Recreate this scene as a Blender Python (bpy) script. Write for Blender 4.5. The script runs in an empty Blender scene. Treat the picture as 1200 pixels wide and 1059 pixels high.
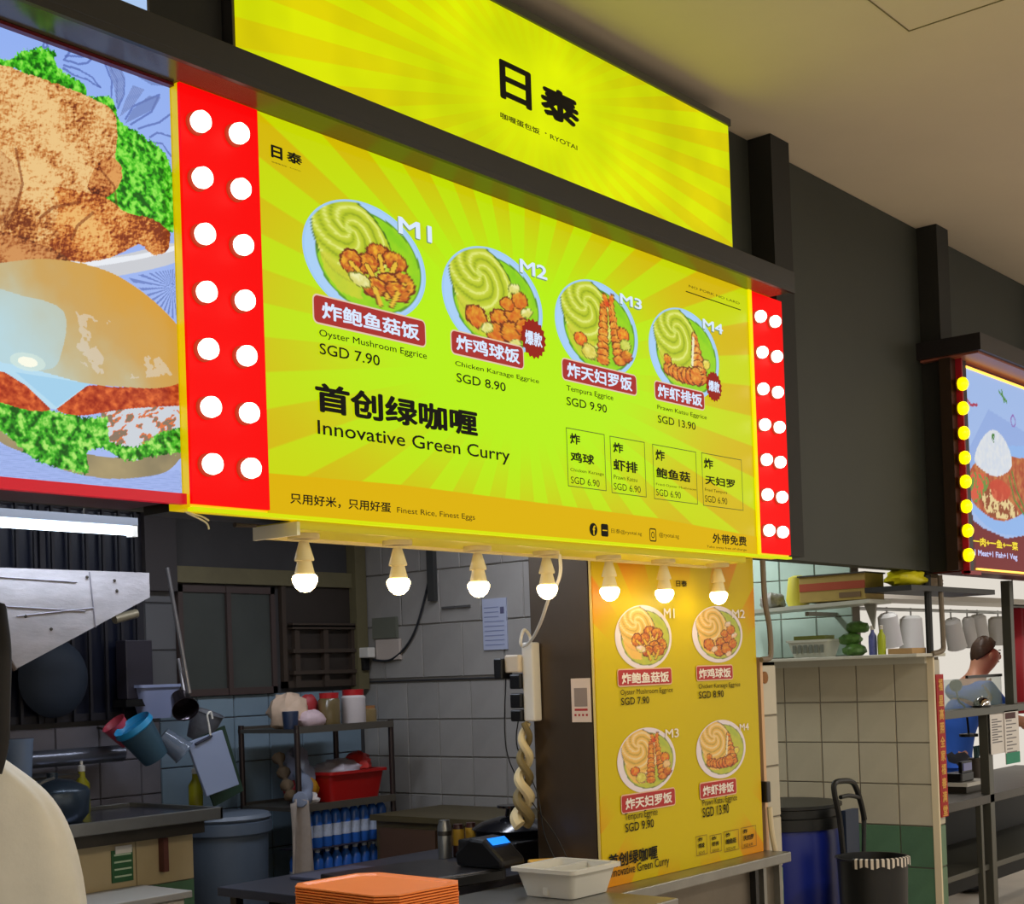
import bpy, bmesh, math, random
import numpy as np
from mathutils import Vector, Matrix
random.seed(7)
SC = bpy.context.scene
COL = SC.collection
PI = math.pi

# ------------------------------------------------------------------ camera
YAW, PITCH, ROLL, F, CX, CY = 0.88101, 0.0167, -0.03496, 1667.0, 600.0, 761.3
fw = Vector((math.sin(YAW)*math.cos(PITCH), math.cos(YAW)*math.cos(PITCH), math.sin(PITCH)))
rt0 = Vector((math.cos(YAW), -math.sin(YAW), 0)); up0 = rt0.cross(fw)
CR = rt0*math.cos(ROLL)+up0*math.sin(ROLL)
CU = -rt0*math.sin(ROLL)+up0*math.cos(ROLL)
EYE = Vector((0, 0, 1.55))
cd = bpy.data.cameras.new('camera'); cam = bpy.data.objects.new('camera', cd); COL.objects.link(cam)
cam.matrix_world = Matrix.Translation(EYE) @ Matrix((CR, CU, -fw)).transposed().to_4x4()
cd.sensor_fit = 'HORIZONTAL'; cd.sensor_width = 36.0; cd.lens = 36.0*F/1200.0
cd.shift_x = 0.0; cd.shift_y = (CY-529.5)/1200.0
cd.clip_start = 0.05; cd.clip_end = 200
SC.camera = cam
# ------------------------------------------------------------------ world, exposure, lamps
SC.view_settings.view_transform = 'Standard'; SC.view_settings.look = 'None'
SC.view_settings.gamma = 1.0; SC.view_settings.exposure = 0.0
SC.view_settings.use_curve_mapping = False
w = bpy.data.worlds.new('hall_light'); SC.world = w; w.use_nodes = True
w.node_tree.nodes['Background'].inputs[0].default_value = (1.0, 0.93, 0.82, 1)
w.node_tree.nodes['Background'].inputs[1].default_value = 0.75

def area_lamp(name, loc, rot, sx, sy, power, col):
    l = bpy.data.lights.new(name, 'AREA'); l.shape = 'RECTANGLE'; l.size = sx; l.size_y = sy
    l.energy = power; l.color = col
    o = bpy.data.objects.new(name, l); o.location = loc; o.rotation_euler = rot; COL.objects.link(o); return o
# ceiling tubes of the hall behind the camera, kitchen tubes and next-door stall tube
for hx, hy in ((1.0, -1.6), (5.0, -0.6), (9.0, -0.6)): area_lamp('hall_tube_light', (hx, hy, 3.5), (0, 0, 0), 2.4, 0.3, 66, (1.0, 0.93, 0.82))
area_lamp('kitchen_tube_light', (2.6, 3.9, 2.4), (0, 0, 0), 1.2, 0.12, 17, (0.78, 0.86, 1.0))
area_lamp('kitchen_tube_light', (4.1, 3.7, 2.5), (0, 0, 0), 1.2, 0.12, 11, (0.84, 0.88, 1.0))
area_lamp('corridor_tube_light', (5.8, 3.9, 2.5), (0, 0, 0), 1.2, 0.12, 17, (0.96, 1.0, 0.95))
area_lamp('neighbour_tube_light', (8.6, 3.8, 2.5), (0, 0, 0), 2.0, 0.2, 11, (1.0, 0.98, 0.95))

# ------------------------------------------------------------------ pixel -> point on a real plane
def P(px, py, ax, v):
    d = fw*F + CR*(px-CX) - CU*(py-CY); i = 'xyz'.index(ax)
    return EYE + d*((v-EYE[i])/d[i])

# ------------------------------------------------------------------ materials
def lin(c):
    return tuple(((x/255)/12.92 if x/255 <= 0.04045 else ((x/255+0.055)/1.055)**2.4) for x in c[:3])
MATS = {}
def mat(name, rgb, rough=0.5, metal=0.0, emit=0.0, var=0.0, scale=8.0, bump=0.0, rand=0.0, alpha=1.0, trans=0.0, ecol=None, stretch=None):
    if name in MATS: return MATS[name]
    m = bpy.data.materials.new(name); m.use_nodes = True; nt = m.node_tree; n = nt.nodes; L = nt.links
    b = n['Principled BSDF']; c = lin(rgb)
    b.inputs['Base Color'].default_value = (*c, 1); b.inputs['Roughness'].default_value = rough
    b.inputs['Metallic'].default_value = metal
    if emit:
        b.inputs['Emission Color'].default_value = (*(lin(ecol) if ecol else c), 1); b.inputs['Emission Strength'].default_value = emit
    if alpha < 1: b.inputs['Alpha'].default_value = alpha
    if trans: b.inputs['Transmission Weight'].default_value = trans; b.inputs['IOR'].default_value = 1.2
    src = None
    if var or bump:
        tc = n.new('ShaderNodeTexCoord'); no = n.new('ShaderNodeTexNoise')
        no.inputs['Scale'].default_value = scale; no.inputs['Detail'].default_value = 6; no.inputs['Roughness'].default_value = .65
        if stretch:
            mp = n.new('ShaderNodeMapping'); mp.inputs['Scale'].default_value = stretch
            L.new(tc.outputs['Object'], mp.inputs['Vector']); L.new(mp.outputs[0], no.inputs['Vector'])
        else: L.new(tc.outputs['Object'], no.inputs['Vector'])
    if var or rand:
        hsv = n.new('ShaderNodeHueSaturation'); hsv.inputs['Color'].default_value = (*c, 1)
        v = None
        if var:
            mr = n.new('ShaderNodeMapRange'); mr.inputs['From Min'].default_value = .3; mr.inputs['From Max'].default_value = .7
            mr.inputs['To Min'].default_value = 1-var; mr.inputs['To Max'].default_value = 1+var
            L.new(no.outputs['Fac'], mr.inputs['Value']); v = mr.outputs[0]
        if rand:
            oi = n.new('ShaderNodeObjectInfo'); m2 = n.new('ShaderNodeMapRange')
            m2.inputs['To Min'].default_value = 1-rand; m2.inputs['To Max'].default_value = 1+rand
            L.new(oi.outputs['Random'], m2.inputs['Value'])
            if v is None: v = m2.outputs[0]
            else:
                mm = n.new('ShaderNodeMath'); mm.operation = 'MULTIPLY'; L.new(v, mm.inputs[0]); L.new(m2.outputs[0], mm.inputs[1]); v = mm.outputs[0]
        L.new(v, hsv.inputs['Value']); L.new(hsv.outputs[0], b.inputs['Base Color'])
        if emit and not ecol: L.new(hsv.outputs[0], b.inputs['Emission Color'])
    if bump:
        bp = n.new('ShaderNodeBump'); bp.inputs['Strength'].default_value = bump; bp.inputs['Distance'].default_value = .01
        L.new(no.outputs['Fac'], bp.inputs['Height']); L.new(bp.outputs[0], b.inputs['Normal'])
    MATS[name] = m; return m

def glow(name, rgb, s=1.0):      # printed film on a back-lit box
    m = mat(name, (rgb[0]//9, rgb[1]//9, rgb[2]//9), .6, 0, s, ecol=rgb); m.node_tree.nodes['Principled BSDF'].inputs['Specular IOR Level'].default_value = .12; return m

def ray_mat(name, centre, inner, outer, ray, n_rays, r0, r1, emit, wob=0.0, aspect=1.0, blotch=0.0, strength=1.0):
    """sunburst print: radial stripes round a point of the board (object coordinates)"""
    m = bpy.data.materials.new(name); m.use_nodes = True; nt = m.node_tree; n = nt.nodes; L = nt.links
    b = n['Principled BSDF']; b.inputs['Roughness'].default_value = .4
    tc = n.new('ShaderNodeTexCoord'); sp = n.new('ShaderNodeSeparateXYZ'); L.new(tc.outputs['Object'], sp.inputs[0])
    def M(op, a, c=None, d=None):
        q = n.new('ShaderNodeMath'); q.operation = op
        for i, v in enumerate((a, c, d)):
            if v is None: continue
            if hasattr(v, 'is_linked') or hasattr(v, 'links'): L.new(v, q.inputs[i])
            else: q.inputs[i].default_value = v
        return q.outputs[0]
    x = M('SUBTRACT', sp.outputs[0], centre[0]); z = M('SUBTRACT', sp.outputs[2], centre[1])
    ang = M('ARCTAN2', M('MULTIPLY', z, 1.4), x); st = M('SINE', M('MULTIPLY', ang, n_rays))
    s2 = n.new('ShaderNodeMapRange'); s2.interpolation_type = 'SMOOTHSTEP'; s2.inputs['From Min'].default_value = -.12; s2.inputs['From Max'].default_value = .12
    L.new(st, s2.inputs['Value'])
    za = M('MULTIPLY', z, aspect)
    r = M('SQRT', M('ADD', M('MULTIPLY', x, x), M('MULTIPLY', za, za)))
    rr = n.new('ShaderNodeMapRange'); rr.interpolation_type = 'SMOOTHSTEP'
    rr.inputs['From Min'].default_value = r0; rr.inputs['From Max'].default_value = r1; L.new(r, rr.inputs['Value'])
    mx = n.new('ShaderNodeMix'); mx.data_type = 'RGBA'
    mx.inputs['A'].default_value = (*lin(inner), 1); mx.inputs['B'].default_value = (*lin(outer), 1); L.new(rr.outputs[0], mx.inputs['Factor'])
    mx2 = n.new('ShaderNodeMix'); mx2.data_type = 'RGBA'; mx2.inputs['B'].default_value = (*lin(ray), 1)
    L.new(mx.outputs['Result'], mx2.inputs['A'])
    L.new(M('MULTIPLY', M('MULTIPLY', s2.outputs[0], rr.outputs[0]), strength), mx2.inputs['Factor'])
    out = mx2.outputs['Result']
    if blotch:
        no = n.new('ShaderNodeTexNoise'); no.inputs['Scale'].default_value = 3.2; no.inputs['Detail'].default_value = 2; L.new(tc.outputs['Object'], no.inputs['Vector'])
        mr = n.new('ShaderNodeMapRange'); mr.inputs['From Min'].default_value = .35; mr.inputs['From Max'].default_value = .65
        mr.inputs['To Min'].default_value = 1-blotch; mr.inputs['To Max'].default_value = 1+blotch*.5; L.new(no.outputs['Fac'], mr.inputs['Value'])
        h = n.new('ShaderNodeHueSaturation'); L.new(out, h.inputs['Color']); L.new(mr.outputs[0], h.inputs['Value']); out = h.outputs[0]
    if emit:
        b.inputs['Base Color'].default_value = (.008, .008, .002, 1); b.inputs['Specular IOR Level'].default_value = .12
        L.new(out, b.inputs['Emission Color']); b.inputs['Emission Strength'].default_value = emit
    else: L.new(out, b.inputs['Base Color']); b.inputs['Specular IOR Level'].default_value = .2
    return m

def print_mat(name, emit):
    m = bpy.data.materials.new(name); m.use_nodes = True; n = m.node_tree.nodes; L = m.node_tree.links
    b = n['Principled BSDF']; b.inputs['Roughness'].default_value = .4
    a = n.new('ShaderNodeVertexColor'); a.layer_name = 'print'
    if emit:
        b.inputs['Base Color'].default_value = (.01, .01, .01, 1); b.inputs['Specular IOR Level'].default_value = .15
        L.new(a.outputs[0], b.inputs['Emission Color']); b.inputs['Emission Strength'].default_value = emit
    else: L.new(a.outputs[0], b.inputs['Base Color'])
    return m

# ------------------------------------------------------------------ mesh helpers
ORG = {}
class MB:
    def __init__(s): s.v = []; s.f = []
    def add(s, vs, fs):
        k = len(s.v); s.v += [tuple(x) for x in vs]; s.f += [tuple(i+k for i in q) for q in fs]; return s
    def box(s, x0, x1, y0, y1, z0, z1, rot=0, piv=None):
        c = [(x, y, z) for z in (z0, z1) for y in (y0, y1) for x in (x0, x1)]
        if rot:
            px, py = piv or ((x0+x1)/2, (y0+y1)/2); ca, sa = math.cos(rot), math.sin(rot)
            c = [(px+(x-px)*ca-(y-py)*sa, py+(x-px)*sa+(y-py)*ca, z) for x, y, z in c]
        return s.add(c, [(0,2,3,1),(4,5,7,6),(0,1,5,4),(2,6,7,3),(0,4,6,2),(1,3,7,5)])
    def tube(s, pts, r, n=8, cap=True, flat=1.0):
        pts = [Vector(p) for p in pts]; m = len(pts); rs = r if hasattr(r, '__len__') else [r]*m
        k = len(s.v); ref = None
        for i, p in enumerate(pts):
            t = (pts[min(i+1, m-1)]-pts[max(i-1, 0)]).normalized()
            if ref is None: ref = Vector((0, 0, 1)) if abs(t.z) < .9 else Vector((1, 0, 0))
            a = t.cross(ref)
            if a.length < 1e-4: a = t.cross(Vector((0, 1, 0)))
            a.normalize(); b = a.cross(t).normalized(); ref = b
            for j in range(n):
                th = 2*PI*j/n; s.v.append(tuple(p+(a*math.cos(th)+b*math.sin(th)*flat)*rs[i]))
        for i in range(m-1):
            for j in range(n): s.f.append((k+i*n+j, k+i*n+(j+1)%n, k+(i+1)*n+(j+1)%n, k+(i+1)*n+j))
        if cap: s.f.append(tuple(k+j for j in range(n))[::-1]); s.f.append(tuple(k+(m-1)*n+j for j in range(n)))
        return s
    def lathe(s, prof, c, n=20, axis='z', ang=0):
        """prof [(r, h)]; axis z up or custom Vector"""
        k = len(s.v); c = Vector(c)
        if axis == 'z': A, B, H = Vector((1,0,0)), Vector((0,1,0)), Vector((0,0,1))
        elif axis == 'y': A, B, H = Vector((1,0,0)), Vector((0,0,1)), Vector((0,-1,0))
        elif axis == 'x': A, B, H = Vector((0,1,0)), Vector((0,0,1)), Vector((1,0,0))
        else:
            H = Vector(axis).normalized(); A = H.cross(Vector((0,0,1)) if abs(H.z) < .9 else Vector((1,0,0))).normalized(); B = H.cross(A)
        for r, h in prof:
            for j in range(n):
                th = 2*PI*j/n+ang; s.v.append(tuple(c+A*r*math.cos(th)+B*r*math.sin(th)+H*h))
        for i in range(len(prof)-1):
            for j in range(n): s.f.append((k+i*n+j, k+i*n+(j+1)%n, k+(i+1)*n+(j+1)%n, k+(i+1)*n+j))
        if prof[0][0] > 1e-4: s.f.append(tuple(k+j for j in range(n))[::-1])
        if prof[-1][0] > 1e-4: s.f.append(tuple(k+(len(prof)-1)*n+j for j in range(n)))
        return s
    def prism(s, poly, ax, a, b):
        """poly in the two other axes (x,z for 'y'; y,z for 'x'; x,y for 'z') extruded from a to b"""
        m = len(poly)
        def pt(p, t): return {'y': (p[0], t, p[1]), 'x': (t, p[0], p[1]), 'z': (p[0], p[1], t)}[ax]
        return s.add([pt(p, a) for p in poly]+[pt(p, b) for p in poly],
                     [tuple(range(m))[::-1], tuple(range(m, 2*m))]+[(i, (i+1) % m, m+(i+1) % m, m+i) for i in range(m)])
    def ball(s, c, r, nu=14, nv=9, sc=(1,1,1), jit=0):
        k = len(s.v); rnd = random.Random(int(abs(c[0]*1000+c[2]*77)))
        for i in range(nv+1):
            ph = -PI/2+PI*i/nv
            for j in range(nu):
                th = 2*PI*j/nu; q = r*(1+jit*(rnd.random()-.5)) if 0 < i < nv else r
                s.v.append((c[0]+q*sc[0]*math.cos(ph)*math.cos(th), c[1]+q*sc[1]*math.cos(ph)*math.sin(th), c[2]+q*sc[2]*math.sin(ph)))
        for i in range(nv):
            for j in range(nu): s.f.append((k+i*nu+j, k+i*nu+(j+1)%nu, k+(i+1)*nu+(j+1)%nu, k+(i+1)*nu+j))
        return s
    def mesh(s, name, off=(0,0,0), smooth=False, sharp=40):
        me = bpy.data.meshes.new(name); o = Vector(off)
        me.from_pydata([tuple(Vector(v)-o) for v in s.v], [], s.f); me.validate(); 
        bm = bmesh.new(); bm.from_mesh(me); bmesh.ops.remove_doubles(bm, verts=bm.verts, dist=1e-5); bmesh.ops.recalc_face_normals(bm, faces=bm.faces)
        if smooth:
            for f in bm.faces: f.smooth = True
            for e in bm.edges:
                if len(e.link_faces) == 2 and e.calc_face_angle(0) > math.radians(sharp): e.smooth = False
        bm.to_mesh(me); bm.free(); return me
    def build(s, name, m, parent=None, smooth=False, bevel=0, org=None):
        off = ORG.get(parent.name, Vector((0,0,0))) if parent else Vector(org if org else (0,0,0))
        me = s.mesh(name, off, smooth)
        o = link(name, me, m, parent)
        if not parent: o.location = off
        ORG[o.name] = off
        if bevel:
            bv = o.modifiers.new('b', 'BEVEL'); bv.width = bevel; bv.segments = 2; bv.limit_method = 'ANGLE'; bv.angle_limit = .6
        return o
def link(name, me, m, parent=None):
    o = bpy.data.objects.new(name, me); COL.objects.link(o)
    if m and not me.materials: me.materials.append(m)
    elif m:
        o.material_slots[0].link = 'OBJECT'; o.material_slots[0].material = m
    if parent: o.parent = parent
    return o
def thing(name, loc, label, cat, group=None):
    o = bpy.data.objects.new(name, None); COL.objects.link(o); o.location = loc; o.empty_display_size = .05
    ORG[o.name] = Vector(loc); return tag(o, label, cat, group)
def tag(o, label=None, cat=None, group=None, kind=None):
    if label: o['label'] = label
    if cat: o['category'] = cat
    if group: o['group'] = group
    if kind: o['kind'] = kind
    return o
def struct(o, label=None): o['kind'] = 'structure'; return o
def lab(o, l): o['label'] = l; return o
def copy_tree(o, parent=None):
    c = o.copy(); COL.objects.link(c); c.parent = parent; ORG[c.name] = ORG.get(o.name, Vector((0,0,0)))
    for ch in list(o.children): copy_tree(ch, c)
    return c
def smoothpts(pts, n=6, closed=False):
    pts = [Vector(p) for p in pts]; out = []; m = len(pts)
    for i in range(m if closed else m-1):
        g = (lambda k: pts[k % m]) if closed else (lambda k: pts[max(0, min(m-1, k))])
        a, b, c, d = g(i-1), g(i), g(i+1), g(i+2)
        for t in range(n):
            u = t/n; out.append(.5*((2*b)+(c-a)*u+(2*a-5*b+4*c-d)*u*u+(3*b-a-3*c+d)*u**3))
    if not closed: out.append(pts[-1])
    return out
def cable(pts, r, m, parent=None, name='cable', n=6):
    return MB().tube(smoothpts(pts, 8), r, n).build(name, m, parent, smooth=True)

def text(parent, s, rect, y, m, bold=0.0, name='lettering', axis='y'):
    """flat lettering fitted into rect (u0, z0, u1, z1) on the plane y (or x) = const"""
    cu = bpy.data.curves.new('t', 'FONT'); cu.body = s; cu.resolution_u = 3; cu.fill_mode = 'BOTH'
    o = bpy.data.objects.new('t', cu); COL.objects.link(o)
    dg = bpy.context.evaluated_depsgraph_get(); me = bpy.data.meshes.new_from_object(o.evaluated_get(dg))
    bpy.data.objects.remove(o); bpy.data.curves.remove(cu)
    if not me.vertices: return None
    co = np.zeros(len(me.vertices)*3); me.vertices.foreach_get('co', co); co = co.reshape(-1, 3)
    if bold:
        tri = []
        for p in me.polygons: tri.append(tuple(p.vertices))
        n0 = len(co); offs = [(0, 0)]+[(bold*math.cos(2*PI*k/8), bold*math.sin(2*PI*k/8)) for k in range(8)]
        allv = np.concatenate([co+np.array([a, b, 0]) for a, b in offs]); allv[:, 2] = np.repeat(np.arange(9)*3e-5, n0); allf = [tuple(i+n0*k for i in t) for k in range(9) for t in tri]
        bpy.data.meshes.remove(me); me = bpy.data.meshes.new(name); me.from_pydata(allv.tolist(), [], allf); co = allv
    mn, mx = co.min(0), co.max(0); u0, z0, u1, z1 = rect
    u = u0+(co[:, 0]-mn[0])/(mx[0]-mn[0])*(u1-u0); z = z0+(co[:, 1]-mn[1])/(mx[1]-mn[1])*(z1-z0)
    off = ORG[parent.name]
    if axis == 'y': q = np.stack([u-off.x, y-off.y-co[:, 2], z-off.z], 1)
    else: q = np.stack([np.full_like(u, y-off.x), u-off.y, z-off.z], 1)
    me.vertices.foreach_set('co', q.ravel()); me.name = name; me.update(); me.materials.clear()
    ob = link(name, me, m, parent); ORG[ob.name] = off; return ob
def prect(tl, br, ax='y', v=2.5):
    a, b = P(*tl, ax, v), P(*br, ax, v); i = 0 if ax == 'y' else 1
    return (a[i], b.z, b[i], a.z)

# ------------------------------------------------------------------ numpy painting for flat prints
_rs = np.random.RandomState(3); _tab = _rs.rand(256, 256)
def vnoise(x, y):
    xi, yi = np.floor(x).astype(int), np.floor(y).astype(int); fx, fy = x-xi, y-yi
    fx, fy = fx*fx*(3-2*fx), fy*fy*(3-2*fy)
    g = lambda a, b: _tab[a % 256, b % 256]
    return (g(xi, yi)*(1-fx)+g(xi+1, yi)*fx)*(1-fy)+(g(xi, yi+1)*(1-fx)+g(xi+1, yi+1)*fx)*fy
def fbm(x, y, o=4):
    s = 0; a = .5
    ca, sa = .8, .6
    for k in range(o):
        x, y = x*ca-y*sa, x*sa+y*ca
        s = s+a*vnoise(x*2**k+k*17.3, y*2**k+k*31.7); a *= .5
    return s/(1-.5**o)
def inpoly(x, y, poly):
    r = np.zeros(x.shape, bool); m = len(poly)
    for i in range(m):
        x0, y0 = poly[i][:2]; x1, y1 = poly[(i+1) % m][:2]
        if y0 == y1: continue
        r ^= ((y0 > y) != (y1 > y)) & (x < (x1-x0)*(y-y0)/(y1-y0)+x0)
    return r
def sm(pts, n=5): return [(p.x, p.y) for p in smoothpts([(a, b, 0) for a, b in pts], n, True)]
def setc(C, mask, col, k=1.0):
    c = np.array(col, float)
    C[mask] = C[mask]*(1-k)+(c if c.ndim == 1 else c[mask])*k
def segd(x, y, a, b):
    ax, ay = a; bx, by = b; L = (bx-ax)**2+(by-ay)**2+1e-9
    t = np.clip(((x-ax)*(bx-ax)+(y-ay)*(by-ay))/L, 0, 1); return np.hypot(x-ax-t*(bx-ax), y-ay-t*(by-ay))
def lines(C, x, y, pts, w, col, k=.8):
    m = np.zeros(x.shape, bool)
    for a, b in zip(pts[:-1], pts[1:]): m |= segd(x, y, a, b) < w
    setc(C, m, col, k)
def srgb2lin(C):
    c = np.clip(C, 0, 255)/255; return np.where(c <= .04045, c/12.92, ((c+.055)/1.055)**2.4)
def colour_mesh(name, verts, faces, C):
    me = bpy.data.meshes.new(name); me.from_pydata([tuple(v) for v in verts], [], faces)
    a = me.color_attributes.new('print', 'FLOAT_COLOR', 'POINT')
    L = np.ones((len(verts), 4)); L[:, :3] = srgb2lin(C); a.data.foreach_set('color', L.ravel()); return me
def grid_mesh(name, x0, x1, z0, z1, nx, nz, paint, off=(0,0,0), y=0):
    X, Z = np.meshgrid(np.linspace(x0, x1, nx), np.linspace(z0, z1, nz)); X, Z = X.ravel(), Z.ravel()
    C = paint(X, Z); V = np.stack([X-off[0], np.full_like(X, y-off[1]), Z-off[2]], 1)
    Fs = [(j*nx+i, j*nx+i+1, (j+1)*nx+i+1, (j+1)*nx+i) for j in range(nz-1) for i in range(nx-1)]
    return colour_mesh(name, V, Fs, C)

# ================================================================== common materials
BLACKT = mat('black_print', (9, 11, 5), .95)
CONC = mat('floor_tile', (196, 184, 168), .5, var=.1, scale=3)
CEIL = mat('ceiling_paint', (222, 210, 190), .8, var=.03, scale=1.5)
DARK = mat('dark_wall_panel', (47, 50, 43), .6, var=.08, scale=2)
POST = mat('dark_post', (22, 21, 15), .7, var=.1)
HOODM = mat('dark_sign_hood', (22, 21, 18), .4, var=.1, scale=4)
STEEL = mat('steel', (150, 150, 146), .32, .85, var=.12, scale=6)
STEELD = mat('dark_steel', (84, 80, 74), .4, .8, var=.15, scale=5)
TILEW = mat('pale_wall_tile', (188, 180, 158), .22, rand=.07, var=.05, scale=5)
TILEK = mat('kitchen_wall_tile', (158, 154, 148), .25, rand=.07, var=.07, scale=5)
TILEB = mat('bluish_wall_tile', (126, 146, 160), .3, rand=.06, var=.06, scale=5)
TILEG = mat('green_wall_tile', (88, 122, 92), .3, rand=.1, var=.12, scale=7)
TILEC = mat('cream_wall_tile', (186, 168, 130), .3, rand=.06, var=.06, scale=5)
TILET = mat('teal_white_tile', (178, 200, 192), .28, rand=.05, var=.05, scale=5)
GROUT = mat('grout', (116, 110, 100), .9)
WHITEP = mat('white_plastic', (226, 222, 212), .4)
CREAMP = mat('cream_plastic', (222, 206, 160), .45)
BLACKP = mat('black_plastic', (16, 16, 18), .35)
REDGLOW = glow('red_backlit', (252, 2, 4), 1.0)
YELGLOW = mat('yellow_trim', (226, 196, 0), .4, emit=.55, ecol=(232, 200, 0))

# ================================================================== THE SETTING
struct(MB().box(-8, 14, -8, 9, -.1, 0).build('floor', CONC))
struct(MB().box(-8, 14, -8, 2.86, 3.607, 3.75).build('ceiling', CEIL))
hatch = MB()
a, b, c = P(1013, 0, 'z', 3.6), P(1065, 39, 'z', 3.6), P(1120, 14, 'z', 3.6)
hx0, hx1, hy0, hy1 = b.x-.55, b.x, b.y-.5, b.y
for q in ((hx0, hx1, hy0, hy0+.004), (hx0, hx1, hy1-.004, hy1), (hx0, hx0+.004, hy0, hy1), (hx1-.004, hx1, hy0, hy1)): hatch.box(*q, 3.6045, 3.607)
struct(hatch.build('trim_1', mat('hatch_gap', (120, 112, 80), .8)))
# dark upper wall in panels above the stalls, between its posts
wu = struct(MB().box(-6, 13, 2.785, 2.86, 1.97, 3.607).build('wall_front', DARK))
for x0, x1 in ((-2.5, .40), (.40, 1.95), (1.95, 3.45), (3.45, 4.93), (5.05, 6.498), (6.62, 8.05), (8.05, 9.6), (9.6, 12)):
    MB().box(x0+.003, x1-.003, 2.76, 2.785, 1.968, 3.604).build('panel', DARK, wu)
for x0, x1, z0 in ((4.905, 5.05, 1.968), (6.486, 6.622, 1.962), (1.99, 2.21, 2.95), (8.05, 8.19, 1.962)):
    MB().box(x0, x1, 2.66, 2.76, z0, 3.606).build('post', POST, wu)

def tile_field(parent, ax, v, u0, u1, z0, z1, tu, tz, m, sign, joint=.004, th=.006, off=0.0):
    """separate tiles proud of the plane ax=v, facing sign*axis"""
    base = {}
    nz = int(math.ceil((z1-z0)/tz-1e-6)); ou = ORG.get(parent.name, Vector((0,0,0)))
    for j in range(nz):
        a0, a1 = z0+j*tz, min(z1, z0+(j+1)*tz); u = u0-(off if j % 2 else 0)
        while u < u1-1e-6:
            b0, b1 = max(u, u0), min(u+tu, u1); u += tu
            if b1-b0 < .02 or a1-a0 < .02: continue
            key = (round(b1-b0, 3), round(a1-a0, 3))
            if key not in base:
                mb = MB(); hw, hh = (b1-b0-joint)/2, (a1-a0-joint)/2; e = .003
                q = [(-hw, -hh), (hw, -hh), (hw, hh), (-hw, hh)]; qi = [(-hw+e, -hh+e), (hw-e, -hh+e), (hw-e, hh-e), (-hw+e, hh-e)]
                f = (lambda p, t: (t*sign, p[0], p[1])) if ax == 'x' else (lambda p, t: (p[0], t*sign, p[1]))
                mb.add([f(p, 0) for p in q]+[f(p, th) for p in qi], [(0,1,2,3), (4,5,6,7)]+[(i, (i+1)%4, 4+(i+1)%4, 4+i) for i in range(4)])
                base[key] = mb.mesh('tile'); base[key].materials.append(m)
            o = bpy.data.objects.new('tile', base[key]); COL.objects.link(o); o.parent = parent
            c = (b0+b1)/2; zz = (a0+a1)/2
            o.location = ((v, c, zz) if ax == 'x' else (c, v, zz))
            o.rotation_euler = ((0, random.uniform(-.004, .004), random.uniform(-.004, .004)) if ax == 'x' else (random.uniform(-.004, .004), 0, random.uniform(-.004, .004)))
    return parent

# partition 1: low front part + full-height kitchen side
p1 = struct(MB().box(4.886, 5.03, 2.80, 5.0, 0, 1.56).box(4.886, 5.03, 3.3, 5.0, 1.56, 2.6).box(4.93, 5.03, 2.80, 3.3, 1.54, 1.56).build('wall_right', GROUT))
tile_field(p1, 'x', 4.886, 3.08, 4.98, .65, 1.525, .2, .175, TILEK, -1)
tile_field(p1, 'x', 4.886, 3.32, 4.98, 1.545, 2.55, .25, .25, TILEK, -1, off=.12)
tile_field(p1, 'y', 2.80, 4.89, 5.03, .75, 1.55, .2, .2, TILEW, -1)
tile_field(p1, 'y', 2.80, 4.89, 5.03, .15, .75, .2, .2, TILEG, -1)
MB().tube([(4.878, 3.1, 1.535), (4.878, 4.98, 1.535)], .0045, 6).build('cable', mat('dark_grey_line', (60, 60, 62), .6), p1)
MB().box(4.872, 4.892, 2.775, 2.80, 0, 1.58).build('trim', mat('peach_edge_trim', (214, 172, 128), .5), p1)
lab(MB().lathe([(.024, 0), (.024, .004), (.012, .006), (0, .006)], (4.935, 2.793, 1.5), 14, 'y').build('stain', mat('rust_brown', (142, 92, 40), .7), p1), 'brown rust stain')
# partition 2
p2 = struct(MB().box(6.51, 6.64, 2.80, 5.0, 0, 1.56).box(6.56, 6.64, 3.2, 5.0, 1.56, 2.6).build('wall_2_right', GROUT)); p2.name = 'wall_middle'
tile_field(p2, 'x', 6.51, 2.77, 4.6, .75, 1.55, .2, .2, TILEW, -1)
tile_field(p2, 'x', 6.51, 2.77, 4.6, .15, .75, .2, .2, TILEG, -1)
tile_field(p2, 'x', 6.56, 3.2, 4.6, 1.58, 2.58, .2, .2, TILET, -1)
tile_field(p2, 'y', 2.80, 6.515, 6.64, .75, 1.55, .2, .2, TILEW, -1)
tile_field(p2, 'y', 2.80, 6.515, 6.64, .15, .75, .2, .2, TILEG, -1)
MB().box(6.50, 6.516, 2.768, 2.80, 0, 1.565).build('trim', mat('cream_edge_trim', (222, 206, 172), .5), p2)
# back walls
bw = struct(MB().box(-.5, 5.0, 4.98, 5.1, 0, 2.6).build('wall_back', mat('kitchen_back_wall', (64, 62, 62), .7, var=.15, scale=3)))
tile_field(bw, 'y', 4.98, 3.68, 4.86, .6, 1.5, .2, .2, TILEB, -1)
tile_field(bw, 'y', 4.98, 2.78, 3.68, .95, 1.4, .2, .15, mat('dusky_wall_tile', (120, 116, 122), .35, rand=.08, var=.1), -1)
tile_field(bw, 'y', 4.98, 2.78, 3.68, .35, .95, .25, .2, TILEC, -1)
tile_field(bw, 'y', 4.98, 3.62, 3.78, 1.5, 2.3, .16, .2, mat('grey_wall_tile', (96, 96, 98), .4, rand=.08), -1)
struct(MB().box(5.03, 13, 6.5, 6.6, 0, 2.6).build('wall_far', mat('pale_far_wall', (136, 138, 126), .7, var=.05)))
struct(MB().box(-.6, -.5, 2.86, 5.1, 0, 2.6).build('wall_left', GROUT))
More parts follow.
